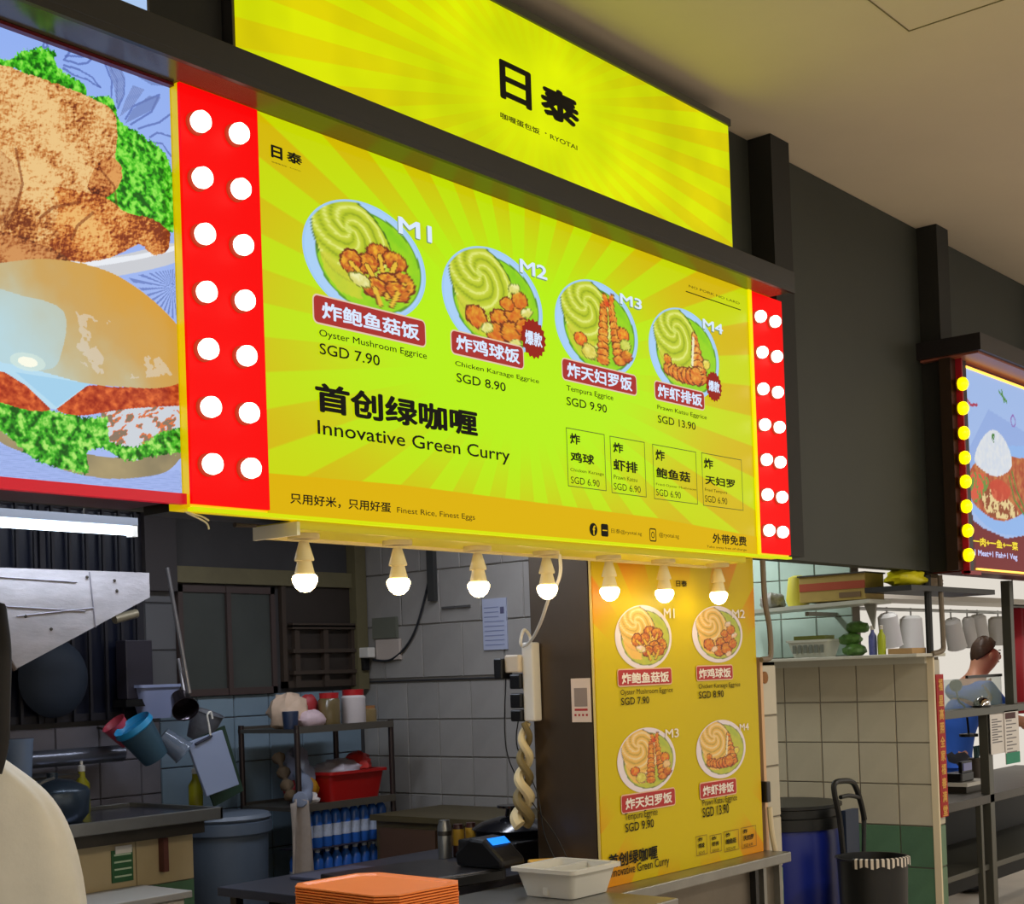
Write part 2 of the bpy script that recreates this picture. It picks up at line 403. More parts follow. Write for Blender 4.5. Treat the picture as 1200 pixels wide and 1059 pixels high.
struct(MB().box(-.6, 6.6, 2.86, 5.1, 2.6, 2.7).build('ceiling_kitchen', mat('kitchen_ceiling', (120, 118, 112), .8))).name = 'ceiling.001'
struct(MB().box(6.6, 13, 2.86, 6.6, 2.6, 2.7).build('ceiling', mat('next_ceiling', (210, 206, 196), .8)))

# kitchen windows: barred dark one on the left, sliding one, brown louvred one beside it
def window(n, x0, x1, z0, z1, panes, frame_m, glass_m, bars=0):
    w_ = struct(MB().box(x0, x1, 4.955, 4.978, z0, z0+.03).box(x0, x1, 4.955, 4.978, z1-.03, z1).box(x0, x0+.025, 4.955, 4.978, z0, z1).box(x1-.025, x1, 4.955, 4.978, z0, z1).build('window_%d' % n, frame_m))
    k = (x1-x0)/panes
    for i in range(panes):
        MB().box(x0+i*k+.012, x0+(i+1)*k-.012, 4.966, 4.972, z0+.02, z1-.02).build('pane', glass_m, w_)
        if i: MB().box(x0+i*k-.012, x0+i*k+.012, 4.95, 4.978, z0, z1).build('mullion', frame_m, w_)
    for i in range(bars):
        x = x0+(x1-x0)*(i+.5)/bars; MB().box(x-.006, x+.006, 4.938, 4.95, z0, z1).build('bar', frame_m, w_)
    return w_
NAVY = mat('dark_navy_pane', (20, 24, 40), .3, var=.2, scale=2)
window(1, 2.2, 3.6, 1.42, 2.3, 3, mat('black_frame', (30, 28, 36), .5), NAVY, 18)
w2 = window(2, 3.78, 4.32, 1.5, 1.98, 2, mat('brown_frame', (72, 58, 54), .45), mat('grey_green_pane', (66, 70, 66), .3, var=.15, scale=3))
w3 = window(3, 4.36, 4.86, 1.52, 2.05, 1, mat('dark_brown_frame', (66, 54, 44), .5), mat('brown_pane', (52, 44, 38), .45, var=.1))
for z in (1.58, 1.68, 1.79, 1.80): MB().box(4.40, 4.82, 4.93, 4.965, z, z+.018).build('rail', MATS['dark_brown_frame'], w3)
for x in (4.42, 4.60, 4.78): MB().box(x, x+.03, 4.94, 4.965, 1.52, 1.81).build('stile', MATS['dark_brown_frame'], w3)
struct(MB().box(3.75, 4.87, 4.945, 4.978, 1.99, 2.06).box(4.80, 4.872, 4.92, 4.978, 1.5, 2.6).build('trim_2', mat('olive_trim', (108, 100, 70), .6, var=.1)))
struct(MB().box(3.60, 3.76, 4.93, 4.978, 1.95, 2.55).build('trim_3', mat('dark_beam', (60, 54, 54), .6)))

# ================================================================== SIGNS
# hood over all the signs
hood = thing('sign_hood', (1.0, 2.5, 2.87), 'long dark ledge running above both big menu light boxes', 'sign hood')
MB().box(-2.5, 4.565, 2.40, 2.62, 2.885, 2.945).build('ledge', HOODM, hood, bevel=.002)
MB().box(-2.5, 4.565, 2.40, 2.412, 2.868, 2.885).build('lip', HOODM, hood)
lab(MB().box(-2.5, 4.56, 2.412, 2.62, 2.874, 2.886).build('soffit', mat('glossy_soffit', (92, 84, 66), .22, .4), hood), 'glossy underside')

# ---- big yellow-green menu light box
ms = thing('menu_light_box', (3.3, 2.5, 1.93), 'wide backlit yellow-green menu sign with four egg rice plates and bulb borders', 'sign')
MB().box(1.951, 4.64, 2.506, 2.58, 1.936, 2.872).build('housing', YELGLOW, ms)
MB().box(2.0, 4.62, 2.58, 2.74, 1.945, 2.86).build('back_box', STEELD, ms)
O = ORG[ms.name]; ctr = P(612, 425, 'y', 2.5)
facem = ray_mat('menu_sunburst', (ctr.x-O.x, ctr.z-O.z), (182, 238, 2), (200, 214, 0), (214, 172, 0), 27, .40, 1.3, 1.0, aspect=2.1, strength=.78)
MB().box(2.171, 4.40, 2.500, 2.506, 1.937, 2.871).build('menu_face', facem, ms)
# amber footer band with sloping top edge
fp = [P(*q, 'y', 2.499) for q in ((303, 553), (470, 568), (640, 590), (770, 607), (888, 629))]
bp = [(p.x, p.z) for p in fp]; bp[0] = (2.172, bp[0][1]); bp[-1] = (4.399, bp[-1][1])
MB().prism([(2.172, 1.938), (4.399, 1.938)]+bp[::-1], 'y', 2.4985, 2.4998).build('footer_band', glow('amber_film', (220, 178, 0)), ms)
PNL = []
for x0, x1 in ((1.951, 2.171), (4.419, 4.64)):
    pn = MB().box(x0, x1, 2.497, 2.506, 1.945, 2.871).build('bulb_panel', REDGLOW, ms); PNL.append(pn)
MB().box(4.400, 4.419, 2.494, 2.506, 1.936, 2.872).build('trim', glow('bright_yellow_film', (250, 232, 0)), ms)
MB().box(1.951, 4.64, 2.494, 2.515, 1.930, 1.938).build('trim', glow('lime_film', (214, 226, 0)), ms)
# marquee bulbs: two columns of seven on each panel
bulb_glow = mat('warm_white_bulb', (255, 250, 230), .3, emit=2.6, ecol=(255, 248, 226))
ring_m = glow('dim_red_socket', (228, 60, 30), .7)
bl = MB().lathe([(.013, 0), (.0235, .010), (.0275, .022), (.0255, .036), (.017, .046), (0, .050)], (0, 0, 0), 18, 'y').mesh('marquee_bulb', smooth=True)
bl.materials.append(bulb_glow)
sk = MB().lathe([(.030, 0), (.030, .006), (.024, .007)], (0, 0, 0), 18, 'y').mesh('bulb_socket'); sk.materials.append(ring_m)
def marquee(pts, par, y, s=.86, bm_=bl, sk_=sk, off=.012):
    for px, py in pts:
        q = P(px+2.5, py, 'y', y-.03)
        for me, nm in ((sk_, 'bulb_socket'), (bm_, 'bulb')):
            o = bpy.data.objects.new(nm, me); COL.objects.link(o); o.parent = par
            o.location = Vector((q.x, y, q.z))-ORG[par.name]; o.scale = (s, s, s)
marquee([(236,141),(238,207),(241,273),(243,341),(245,408),(248,476),(250,543)]+[(281,155),(283,220),(286,286),(288,351),(290,416),(293,483),(295,548)], PNL[0], 2.497)
marquee([(892,370),(894,412),(895,455),(897,497),(899,538),(900,579),(902,621)]+[(909,376),(911,417),(912,459),(914,500),(915,541),(917,582),(918,623)], PNL[1], 2.497, .80)
# ------------- printed dishes
def dish_paint(kind, matt=False):
    def paint(u, v):
        C = paint0(u, v)
        if not matt: return C
        hot = (C[:, 2] > 200)[:, None]; ring = np.array((236, 224, 232))*np.ones_like(C)
        g = (C[:, 1] > C[:, 0]*.98)[:, None]
        D = np.where(g, np.stack([np.clip(C[:, 0]*1.15+22, 0, 240), C[:, 1]*.94, C[:, 2]+50], 1), C)
        return np.where(hot & (C[:, :1] < 200), ring, D)
    def paint0(u, v):
        C = np.zeros((len(u), 3)); C[:] = (168, 206, 244)
        n1 = fbm(u*6+9, v*6+9); n2 = fbm(u*18, v*18)
        rr = np.hypot(u, v); setc(C, rr > .97, (150, 196, 236), .6)
        iu, iv = u-.06, v+.02; ri = np.hypot(iu/.86, iv/.86)
        setc(C, ri < 1.0, (92, 150, 30)); setc(C, ri < .965, np.stack([120+50*n1, 198+20*n1, 14+0*n1], 1))
        # egg: big swirl upper left
        eu, ev = u+.24, v-.30; ca, sa = math.cos(.45), math.sin(.45)
        a_, b_ = (eu*ca+ev*sa)/.60, (-eu*sa+ev*ca)/.74
        re = np.hypot(a_, b_+.12*a_*a_); egg = (re < 1) & (rr < .955)
        cx2, cy2 = a_-.05, b_-.22; rs = np.hypot(cx2, cy2); th = np.arctan2(cy2, cx2); sp = np.sin(rs*17+th*4.0+1.5*n1)
        base = np.stack([188+14*sp, 202+10*sp, 44+22*sp], 1); setc(C, egg, base)
        setc(C, egg & (sp > .86), (226, 234, 128), .8); setc(C, egg & (sp < -.9), (140, 160, 24), .75); setc(C, egg & (rs < .1), (214, 226, 110), .8); setc(C, (re < 1.03) & (re >= .985) & (rr < .96), (60, 96, 16), .8)
        sk_ = (u < .1) & (v < -.05) & (ri < .93) & (re > .8) & (re < 1.35) & (u < -.1)
        setc(C, sk_, np.stack([190+30*n1, 200+10*n1, 50+0*n1], 1), .8)
        def blob(cx, cy, rx, ry, rot, col, hi=(236, 176, 40), edge=(112, 40, 8)):
            rx, ry = rx*1.18, ry*1.18; ca, sa = math.cos(rot), math.sin(rot); x, y = u-cx, v-cy
            a, b = (x*ca+y*sa)/rx, (-x*sa+y*ca)/ry; r = np.hypot(a, b)+(n2-.5)*.35
            m = r < 1
            setc(C, m, edge); mm = r < .84
            sh = np.clip(.5+.6*(n2-.5)*3+.3*b, 0, 1)[:, None]
            setc(C, mm, np.array(col)*(1-sh)+np.array(hi)*sh)
        O_, DK = (206, 92, 18), (176, 62, 16)
        if kind == 0:
            for cx, cy, rot in ((.22, .18, 0), (.48, .12, -.3), (.0, -.05, .5), (.62, -.22, -.7), (.36, -.28, 0), (.12, -.42, .4), (-.26, -.08, 1.2), (.5, -.4, -.4)):
                blob(cx, cy, .19, .15, rot, DK)
                tx, ty = cx+(.28-cx)*.5, cy-.28
                m = segd(u, v, (cx, cy-.03), (tx, ty)) < .05; setc(C, m, (120, 60, 10)); m = segd(u, v, (cx, cy-.03), (tx, ty)) < .034; setc(C, m, (228, 186, 50))
            blob(-.12, -.36, .16, .10, -.3, (214, 208, 110), (238, 236, 170), (120, 130, 30))
        elif kind == 1:
            for cx, cy, r in ((-.36, -.36, .2), (.12, -.3, .19), (.4, -.12, .19), (.02, -.58, .2), (.34, -.5, .21), (.58, -.34, .16), (.52, .16, .16), (.26, .02, .13)):
                blob(cx, cy, r, r*.92, cx, O_, (224, 160, 40))
            for cx, cy in ((-.16, -.52), (.66, -.04), (.4, -.7), (.42, .36)): blob(cx, cy, .12, .08, .5, (210, 206, 90), (240, 236, 170), (110, 130, 30))
        elif kind == 2:
            for x0, y0, x1, y1 in ((.16, .52, .10, -.62), (.34, .56, .52, -.55)):
                for t in np.linspace(0, 1, 9): blob(x0+(x1-x0)*t, y0+(y1-y0)*t, .075+.07*t, .10, 0, O_, (236, 176, 60))
            blob(.22, .66, .06, .14, .3, (214, 60, 20)); blob(.36, .70, .05, .13, -.3, (214, 60, 20))
            blob(-.42, -.30, .14, .13, 0, (220, 80, 20)); blob(-.22, -.52, .16, .15, 0, (206, 190, 60), (236, 226, 120), (120, 120, 30))
            blob(.62, .02, .14, .14, 0, (220, 90, 20)); blob(.68, -.2, .12, .12, 0, (190, 200, 60), (220, 220, 110), (110, 130, 30)); blob(.7, -.42, .13, .12, 0, DK)
        else:
            for t in np.linspace(0, 1, 7): blob(.30+.1*t, .42-.9*t, .08+.15*t, .12, .2, O_, (238, 190, 80))
            for t in np.linspace(0, 1, 7): blob(-.45+.75*t, -.42-.06*math.sin(t*3), .16, .13+.06*t, .1, O_, (236, 170, 60))
            blob(-.5, -.22, .09, .1, .5, O_)
            m = segd(u, v, (.26, .42), (.2, -.2)) < .03; setc(C, m, (236, 230, 190))
            blob(.62, -.1, .09, .1, 0, (222, 200, 60), (240, 226, 120), (120, 120, 30))
        return C
    return paint
def disc_mesh(name, paint, nr=44, na=120):
    V = [(0, 0, 0)]; 
    for i in range(1, nr+1):
        for j in range(na): t = 2*PI*j/na; V.append((math.cos(t)*i/nr, 0, math.sin(t)*i/nr))
    Fs = [(0, 1+j, 1+(j+1) % na) for j in range(na)]
    for i in range(nr-1):
        for j in range(na): Fs.append((1+i*na+j, 1+i*na+(j+1)%na, 1+(i+1)*na+(j+1)%na, 1+(i+1)*na+j))
    A = np.array(V); return colour_mesh(name, A, Fs, paint(A[:, 0], A[:, 2]))
DISH = [disc_mesh('plate_picture', dish_paint(k % 4, k > 3)) for k in range(8)]
PGLOW = print_mat('lit_print', 1.0); PMATT = print_mat('matt_print', 0)
for k_, d in enumerate(DISH): d.materials.append(PGLOW if k_ < 4 else PMATT)
def plate(par, k, left, right, top, y, m=None):
    L_, R_, T_ = P(*left, 'y', y), P(*right, 'y', y), P(*top, 'y', y); r = abs(R_.x-L_.x)/2
    cz_ = P((left[0]+right[0])/2, (left[1]+right[1])/2, 'y', y).z; tz_ = P((left[0]+right[0])/2, top[1]+(right[1]-left[1])/(right[0]-left[0])*((left[0]+right[0])/2-top[0]), 'y', y).z; rz = tz_-cz_
    o = bpy.data.objects.new('plate_picture', DISH[k]); COL.objects.link(o); o.parent = par
    if m: o.material_slots[0].link = 'OBJECT'; o.material_slots[0].material = m
    o.location = Vector(((L_.x+R_.x)/2, y, cz_))-ORG[par.name]; o.scale = (r, 1, rz); return o
def rrect(x0, z0, x1, z1, r, n=4):
    out = []
    for cx, cz, a in ((x1-r, z1-r, 0), (x0+r, z1-r, PI/2), (x0+r, z0+r, PI), (x1-r, z0+r, 1.5*PI)):
        out += [(cx+r*math.cos(a+PI/2*k/n), cz+r*math.sin(a+PI/2*k/n)) for k in range(n+1)]
    return out
PLUM = glow('plum_label', (168, 50, 46)); PINKW = glow('pale_pink_edge', (226, 196, 170)); WGL = glow('white_letters', (216, 232, 255)); 
def label(par, rect, y, s, srect, ml, me_, mt, bold=.02, rr=.012):
    x0, z0, x1, z1 = rect; e = .004
    MB().prism(rrect(x0-e, z0-e, x1+e, z1+e, rr+e), 'y', y-.0006, y).build('label_edge', me_, par)
    dl = MB().prism(rrect(x0, z0, x1, z1, rr), 'y', y-.0012, y-.0006).build('dish_label', ml, par)
    text(dl, s, srect, y-.0018, mt, bold)
Y0 = 2.498
plate(ms, 0, (354, 281), (499, 328), (403, 229.5), Y0)
plate(ms, 1, (517.5, 330), (636, 376), (556, 283), Y0)
plate(ms, 2, (650, 368), (747.5, 402), (683, 324), Y0)
plate(ms, 3, (760, 399), (842.7, 430), (790, 358), Y0)
def mt_(s, tl, br, m=BLACKT, bold=0.0, y=2.4972): return text(ms, s, prect(tl, br, 'y', 2.498), y, m, bold)
SHD = glow('grey_letter_shadow', (120, 150, 110))
for s, tl, br in (('M1', (466, 253), (506, 285)), ('M2', (608.5, 302.5), (641, 328.5)), ('M3', (726, 343), (752, 363.5)), ('M4', (823, 373), (847, 392))):
    text(ms, s, prect((tl[0]-.8, tl[1]+.8), (br[0]-.6, br[1]+1.2), 'y', 2.498), 2.4976, SHD, .03); mt_(s, tl, br, WGL, .02, 2.4968)
L_ = lambda rect_tl, rect_br, s, ttl, tbr: label(ms, prect(rect_tl, rect_br, 'y', 2.498), 2.4975, s, prect(ttl, tbr, 'y', 2.498), PLUM, PINKW, WGL, .028)
L_((367, 345), (498, 406), '炸鲍鱼菇饭', (376, 353), (491, 399.5))
L_((528.5, 387), (613, 432), '炸鸡球饭', (533.5, 391.5), (608.5, 427))
L_((658.5, 420), (745.5, 463), '炸天妇罗饭', (663.5, 424), (740.5, 459))
L_((767, 446.5), (825, 480), '炸虾排饭', (769.8, 449.5), (822.5, 477))
def badge(c, r):
    q = P(*c, 'y', 2.498); R = r
    pl = [(q.x+R*(1 if k % 2 else .87)*math.cos(PI*k/18), q.z+R*(1 if k % 2 else .87)*math.sin(PI*k/18)) for k in range(36)]
    bd_ = MB().prism(pl, 'y', 2.4955, 2.4962).build('badge', glow('dark_red_badge', (150, 34, 24)), ms)
    text(bd_, '爆款', (q.x-R*.68, q.z-R*.36, q.x+R*.68, q.z+R*.36), 2.495, WGL, .03)
badge((624.5, 397), .058); badge((836, 453), .052)
for s, tl, br in (('Oyster Mushroom Eggrice', (373.7, 385.4), (500, 423)), ('SGD 7.90', (374, 401.5), (445, 429)), ('Chicken Karaage Eggrice', (533, 422.5), (631.5, 451)),
                  ('SGD 8.90', (534.5, 436.5), (592.5, 459)), ('Tempura Eggrice', (663.5, 451), (718.5, 471)), ('SGD 9.90', (663.5, 464.5), (711, 484)),
                  ('Prawn Katsu Eggrice', (770, 474), (828, 493)), ('SGD 13.90', (770.5, 486), (815, 504)), ('Innovative Green Curry', (371.5, 491.5), (597.5, 545.5))):
    mt_(s, tl, br, BLACKT, .008 if 'SGD' in s or 'Inno' in s else .004)
mt_('首创绿咖喱', (368.5, 447), (560, 512.5), BLACKT, .035)
mt_('只用好米，只用好蛋', (339.5, 577), (458, 601), BLACKT, .018); mt_('Finest Rice, Finest Eggs', (465, 594), (556.5, 611))
mt_('NO PORK NO LARD', (807, 333.5), (866.5, 357)); 
q0, q1 = P(804, 349, 'y', 2.498), P(868, 365, 'y', 2.498); MB().box(q0.x, q1.x, 2.4974, 2.498, q1.z+.004, q1.z+.007).build('underline', BLACKT, ms)
mt_('日', (317, 169), (331, 188.5), BLACKT, .04); mt_('泰', (335.5, 176), (354, 195), BLACKT, .035); mt_('咖喱蛋包饭 · RYOTAI', (318, 188.5), (352, 201.5))
def outline(par, tl, br, y, m, t=.0022):
    x0, z0, x1, z1 = prect(tl, br, 'y', 2.498 if par is ms else 2.757)
    mb = MB().box(x0, x1, y, y+.0006, z0, z0+t).box(x0, x1, y, y+.0006, z1-t, z1).box(x0, x0+t, y, y+.0006, z0, z1).box(x1-t, x1, y, y+.0006, z0, z1)
    return mb.build('price_frame', m, par)
for tl, br, a_, b_, c_ in (((663.2, 500.6), (710.5, 575.4), ((667.4, 506.8), (679.9, 521.8)), ('鸡球', (668, 528.6), (696.3, 545)), ('Chicken Karaage', (668, 548), (707.6, 558.5), (668.6, 558), (702.5, 570.6))),
                           ((714.4, 510.5), (757.5, 582.7), ((718, 517.6), (730.3, 531.8)), ('虾排', (718, 537.1), (747.3, 555)), ('Prawn Katsu', (719, 556), (746.5, 564.8), (719, 565.5), (750.7, 577.6))),
                           ((764.3, 520), (817.6, 591), ((767.7, 526), (779, 540.8)), ('鲍鱼菇', (768.3, 547), (808.8, 565.5)), ('Fried Oyster Mushroom', (768.6, 565.5), (815.9, 575.8), (768.6, 572.5), (797.7, 584.2))),
                           ((821.8, 530), (871, 598.3), ((824.4, 536), (835.7, 550.2)), ('天妇罗', (825.8, 556.4), (861.2, 572.5)), ('Fried Tempura', (825.8, 571.5), (852, 580), (825.8, 580), (852.1, 591.2)))):
    pf = outline(ms, tl, br, 2.4972, mat('olive_line', (70, 96, 10), .5))
    for s_, a1_, b1_, w_ in (('炸', a_[0], a_[1], .03), (b_[0], b_[1], b_[2], .03), (c_[0], c_[1], c_[2], 0), ('SGD 6.90', c_[3], c_[4], 0)): text(pf, s_, prect(a1_, b1_, 'y', 2.498), 2.4972, BLACKT, w_)
# footer icons
def icon_disc(px, py, r, m, y=2.4972, n=24):
    q = P(px, py, 'y', 2.498); MB().prism([(q.x+r*math.cos(2*PI*k/n), q.z+r*math.sin(2*PI*k/n)) for k in range(n)], 'y', y, y+.0008).build('icon', m, ms); return q
q = icon_disc(695.3, 620.3, .0195, BLACKT); text(ms, 'f', (q.x-.005, q.z-.016, q.x+.009, q.z+.012), 2.4966, glow('amber_film', (220, 178, 0)), .03)
q = P(708.5, 621.2, 'y', 2.498); MB().prism(rrect(q.x-.018, q.z-.019, q.x+.018, q.z+.019, .006), 'y', 2.4972, 2.498).build('icon', BLACKT, ms)
MB().box(q.x-.012, q.x+.012, 2.4966, 2.497, q.z-.002, q.z+.001).build('icon_bar', MATS['amber_film'], ms)
q = P(764.9, 626.7, 'y', 2.498); 
mb = MB(); R0, R1 = rrect(q.x-.019, q.z-.021, q.x+.019, q.z+.021, .007), rrect(q.x-.015, q.z-.017, q.x+.015, q.z+.017, .004)
m_ = len(R0); mb.add([(a, 2.4972, b) for a, b in R0]+[(a, 2.4972, b) for a, b in R1], [(i, (i+1) % m_, m_+(i+1) % m_, m_+i) for i in range(m_)])
c0 = [(q.x+.0095*math.cos(2*PI*k/16), 2.4972, q.z+.0105*math.sin(2*PI*k/16)) for k in range(16)]; c1 = [(q.x+.0062*math.cos(2*PI*k/16), 2.4972, q.z+.0072*math.sin(2*PI*k/16)) for k in range(16)]
mb.add(c0+c1, [(i, (i+1) % 16, 16+(i+1) % 16, 16+i) for i in range(16)]).build('icon', BLACKT, ms)
mt_('日泰@ryotai.sg', (716, 619), (752, 628.5)); mt_('@ryotai.sg', (772, 623.5), (795.5, 632)); mt_('外带免费', (834.6, 624.6), (874.8, 640), BLACKT, .025); mt_('Take away free of charge', (828, 638.8), (874.8, 646.2))

# ---- lamp batten and its seven bulbs
bt = thing('lamp_batten', (3.3, 2.62, 1.9), 'long cream batten under the yellow menu sign carrying the bulb holders', 'light fitting')
MB().box(2.30, 4.40, 2.545, 2.70, 1.912, 1.935).build('channel', mat('cream_batten', (226, 216, 60), .45), bt, bevel=.003)
MB().box(2.30, 4.39, 2.70, 2.712, 1.904, 1.93).build('edge_strip', CREAMP, bt)
MB().box(2.290, 2.300, 2.54, 2.70, 1.898, 1.93).build('end_cap', WHITEP, bt)
warm = mat('warm_lamp_glass', (255, 240, 210), .3, emit=26, ecol=(255, 224, 164))
proto = None
desc = ['first from the left, above the kitchen doorway', 'second from the left, over the rack shelf', 'third from the left, before the notice on the tiles', 'fourth from the left, with a white cable beside it',
        'third from the right under the sign, over the poster left dish', 'second from the right, beside the small logo on the poster', 'rightmost, at the right edge of the poster']
for i, x in enumerate((2.383, 2.714, 3.038, 3.352, 3.672, 3.985, 4.33)):
    if proto is None:
        proto = thing('light_bulb', (x, 2.62, 1.9), '', 'light bulb')
        MB().lathe([(.040, -.012), (.040, .0)], (x, 2.62, 1.912), 20).build('ceiling_rose', CREAMP, proto, smooth=True)
        MB().lathe([(.024, -.048), (.0245, -.044), (.014, -.008), (.012, 0)], (x, 2.62, 1.894), 18).build('lamp_holder', CREAMP, proto, smooth=True)
        MB().lathe([(.026, -.084), (.018, -.05), (.017, -.045)], (x, 2.62, 1.894), 18).build('bulb_collar', CREAMP, proto, smooth=True)
        MB().lathe([(0, -.126), (.012, -.124), (.024, -.114), (.031, -.099), (.0315, -.090), (.027, -.083)], (x, 2.62, 1.894), 18).build('globe', warm, proto, smooth=True)
        t = proto
    else:
        t = copy_tree(proto); t.location = (x, 2.62, 1.9)
    tag(t, 'lit warm bulb, '+desc[i], 'light bulb', 'bulbs under the menu sign')

# ---- top sign
ts = thing('name_light_box', (3.3, 2.62, 3.0), 'upper backlit yellow name sign above the dark ledge, touching the ceiling wall', 'sign')
OT = ORG[ts.name]; tc_ = P(634, 118, 'y', 2.62)
tm = ray_mat('name_sunburst', (tc_.x-OT.x, tc_.z-OT.z), (216, 230, 0), (208, 218, 0), (214, 186, 0), 38, .12, .95, 1.06, blotch=.16, aspect=1.6, strength=.62)
MB().box(2.222, 4.517, 2.62, 2.626, 2.95, 3.515).build('sign_face', tm, ts)
MB().box(2.214, 4.524, 2.626, 2.755, 2.95, 3.545).build('housing', STEELD, ts)
MB().box(2.214, 4.524, 2.612, 2.628, 3.515, 3.54).build('frame', mat('grey_sign_frame', (88, 88, 92), .4, .6), ts)
def tt(s, tl, br, b=0.0): return text(ts, s, prect(tl, br, 'y', 2.62), 2.618, mat('dark_brown_print', (22, 18, 6), .95), b)
tt('日', (584, 68), (623, 131), .03); tt('泰', (632, 95), (679, 154), .045); tt('咖喱蛋包饭', (585.6, 131), (632, 158.5), .02); tt('·', (638, 155), (640, 157.5)); tt('RYOTAI', (644, 157), (676, 176.5), .012)
# blue neighbour panel far upper left
us = thing('upper_light_box', (1.0, 2.62, 3.0), 'pale blue backlit panel at the top left corner above the ledge', 'sign')
MB().box(-1.2, 1.963, 2.62, 2.626, 3.045, 3.515).build('sign_face', glow('pale_blue_film', (176, 204, 244), .95), us)
MB().box(-1.2, 1.975, 2.626, 2.755, 2.95, 3.53).build('housing', STEELD, us)

# ---- food photo light box at left
cs = thing('food_light_box', (1.4, 2.54, 1.95), 'backlit picture sign with roast chicken over a burger, left of the yellow menu', 'sign')
cx0, cx1, cz0, cz1 = 1.46, 1.949, 1.968, 2.873
def pp(pts, dy=0): return [(lambda q: (q.x, q.z))(P(a, b+dy, 'y', 2.53)) for a, b in pts]
def c1(pts): return pp([(a/3.21, b/3.21) for a, b in pts])
def c2(pts): return pp([(a/3.21, 290+b/3.21) for a, b in pts])
def food_paint(X, Z):
    C = np.zeros((len(X), 3)); n = fbm(X*14, Z*14); n2 = fbm(X*90, Z*110, 5); n3 = fbm(X*260, Z*300, 3); rel = fbm(X*150+.35, Z*180-.35, 4)-fbm(X*150, Z*180, 4)
    t = np.clip((Z-cz0)/(cz1-cz0), 0, 1)[:, None]
    C[:] = np.array((170, 190, 244))*(1-t)+np.array((150, 180, 246))*t
    line = (84, 104, 176)
    jx = X+(n-.5)*.012; jz = Z+(n-.5)*.012
    for pts in ([(235,230),(260,195),(330,195),(365,205),(330,235),(290,245),(235,230)], [(240,215),(300,215),(360,205)], [(160,180),(175,145),(182,175),(160,180)], [(235,250),(300,265),(350,290),(380,325)], [(235,260),(280,285),(330,300),(380,325)],
                [(395,230),(425,300),(420,380)], [(395,230),(430,222),(470,290),(470,350),(440,410)], [(410,240),(445,300),(440,390)], [(470,450),(500,400),(600,355),(570,420),(490,470)], [(560,520),(590,500),(640,515)], [(570,540),(610,540),(640,590)], [(520,485),(600,460),(640,430)]):
        lines(C, jx, jz, c1(pts), .0022, line, .7)
    for poly in ([(400,235),(440,225),(470,290),(465,360),(440,400),(430,330)], [(480,240),(560,270),(640,300),(640,325),(570,320),(520,290)], [(500,320),(545,335),(500,400),(450,440),(470,380)], [(560,360),(605,365),(580,410),(470,465),(500,410)]):
        m = inpoly(X, Z, c1(poly)); setc(C, m, (104, 122, 180), .62)
    st = np.sin((X*1.0+Z*.8)*900)
    for poly in ([(400,235),(440,225),(470,290),(465,360),(440,400),(430,330)], [(500,320),(545,335),(500,400),(450,440),(470,380)]): setc(C, inpoly(X, Z, c1(poly)) & (st > .5), (170, 186, 236), .5)
    # lower hatch drawing
    low = inpoly(X, Z, c2([(0,700),(330,840),(690,840),(690,960),(0,910)])); h = np.sin((X+Z*1.5)*700)*np.sin((X*1.2-Z)*640)
    setc(C, low & (h > .45), line, .55)
    mid = inpoly(X, Z, c2([(480,110),(660,80),(665,280),(600,220),(520,150)])); ang = np.arctan2(Z-c2([(650, 150)])[0][1], X-c2([(650, 150)])[0][0])
    setc(C, mid & (np.sin(ang*34) > .3), line, .6)
    # parsley
    def leafy(poly, cols, sc=120):
        m = inpoly(X+(n2-.5)*.014, Z+(n3-.5)*.014, sm(poly, 4)); f = fbm(X*sc, Z*sc, 3); g = np.clip((f-.28)*2.3, 0, 1)[:, None]
        c = np.where(g < .5, np.array(cols[0])*(1-2*g)+np.array(cols[1])*2*g, np.array(cols[1])*(2-2*g)+np.array(cols[2])*(2*g-1)); setc(C, m, c)
    G = ((16, 92, 10), (66, 190, 26), (150, 236, 84))
    leafy(c1([(-60,200),(30,225),(90,190),(150,180),(205,195),(215,250),(320,320),(330,360),(420,370),(450,455),(540,510),(640,610),(660,860),(560,830),(400,760),(300,500),(100,280),(-60,240)]), G)
    # plate
    m = inpoly(X, Z, sm(c1([(120,985),(420,965),(640,915),(660,935),(664,985),(460,1035),(200,1070)]), 4)); setc(C, m, (206, 208, 214)); m = inpoly(X, Z, sm(c1([(200,995),(500,960),(655,925),(650,945),(440,990),(250,1010)]), 4)); setc(C, m, (236, 240, 246))
    # chicken
    def crispy(poly, hi, lo, dk, cen, rad, fade=None):
        m = inpoly(X+(n2-.5)*.008, Z+(n2-.5)*.008, sm(poly, 5)); cx, cz = cen
        if fade: m &= (X-fade)/.07 > fbm(X*60+3, Z*60)
        d = np.clip(1-np.hypot((X-cx)/rad[0], (Z-cz)/rad[1]), -1, 1)
        big = fbm(X*22+5, Z*22+5, 3); k = np.clip(.45+.62*d+(n2-.5)*.9+(n3-.5)*.5+rel*1.7+(big-.5)*1.3, 0, 1)[:, None]
        c = np.where(k < .45, np.array(dk)*(1-k/.45)+np.array(lo)*(k/.45), np.array(lo)*(1-(k-.45)/.55)+np.array(hi)*((k-.45)/.55)); setc(C, m, c)
    HI, LO, DK_ = (240, 200, 136), (204, 128, 62), (118, 50, 22)
    cc = lambda a, b: c1([(a, b)])[0]
    crispy(c1([(-80,220),(0,240),(100,275),(250,330),(380,385),(430,430),(440,520),(435,600),(460,650),(440,710),(395,745),(430,800),(420,900),(400,960),(330,985),(250,975),(150,930),(60,890),(-80,880)]), HI, LO, DK_, cc(180, 500), (.20, .26))
    crispy(c1([(380,600),(440,600),(460,660),(430,720),(380,745),(330,700)]), (226, 160, 90), (176, 92, 40), (84, 30, 14), cc(420, 660), (.05, .05))
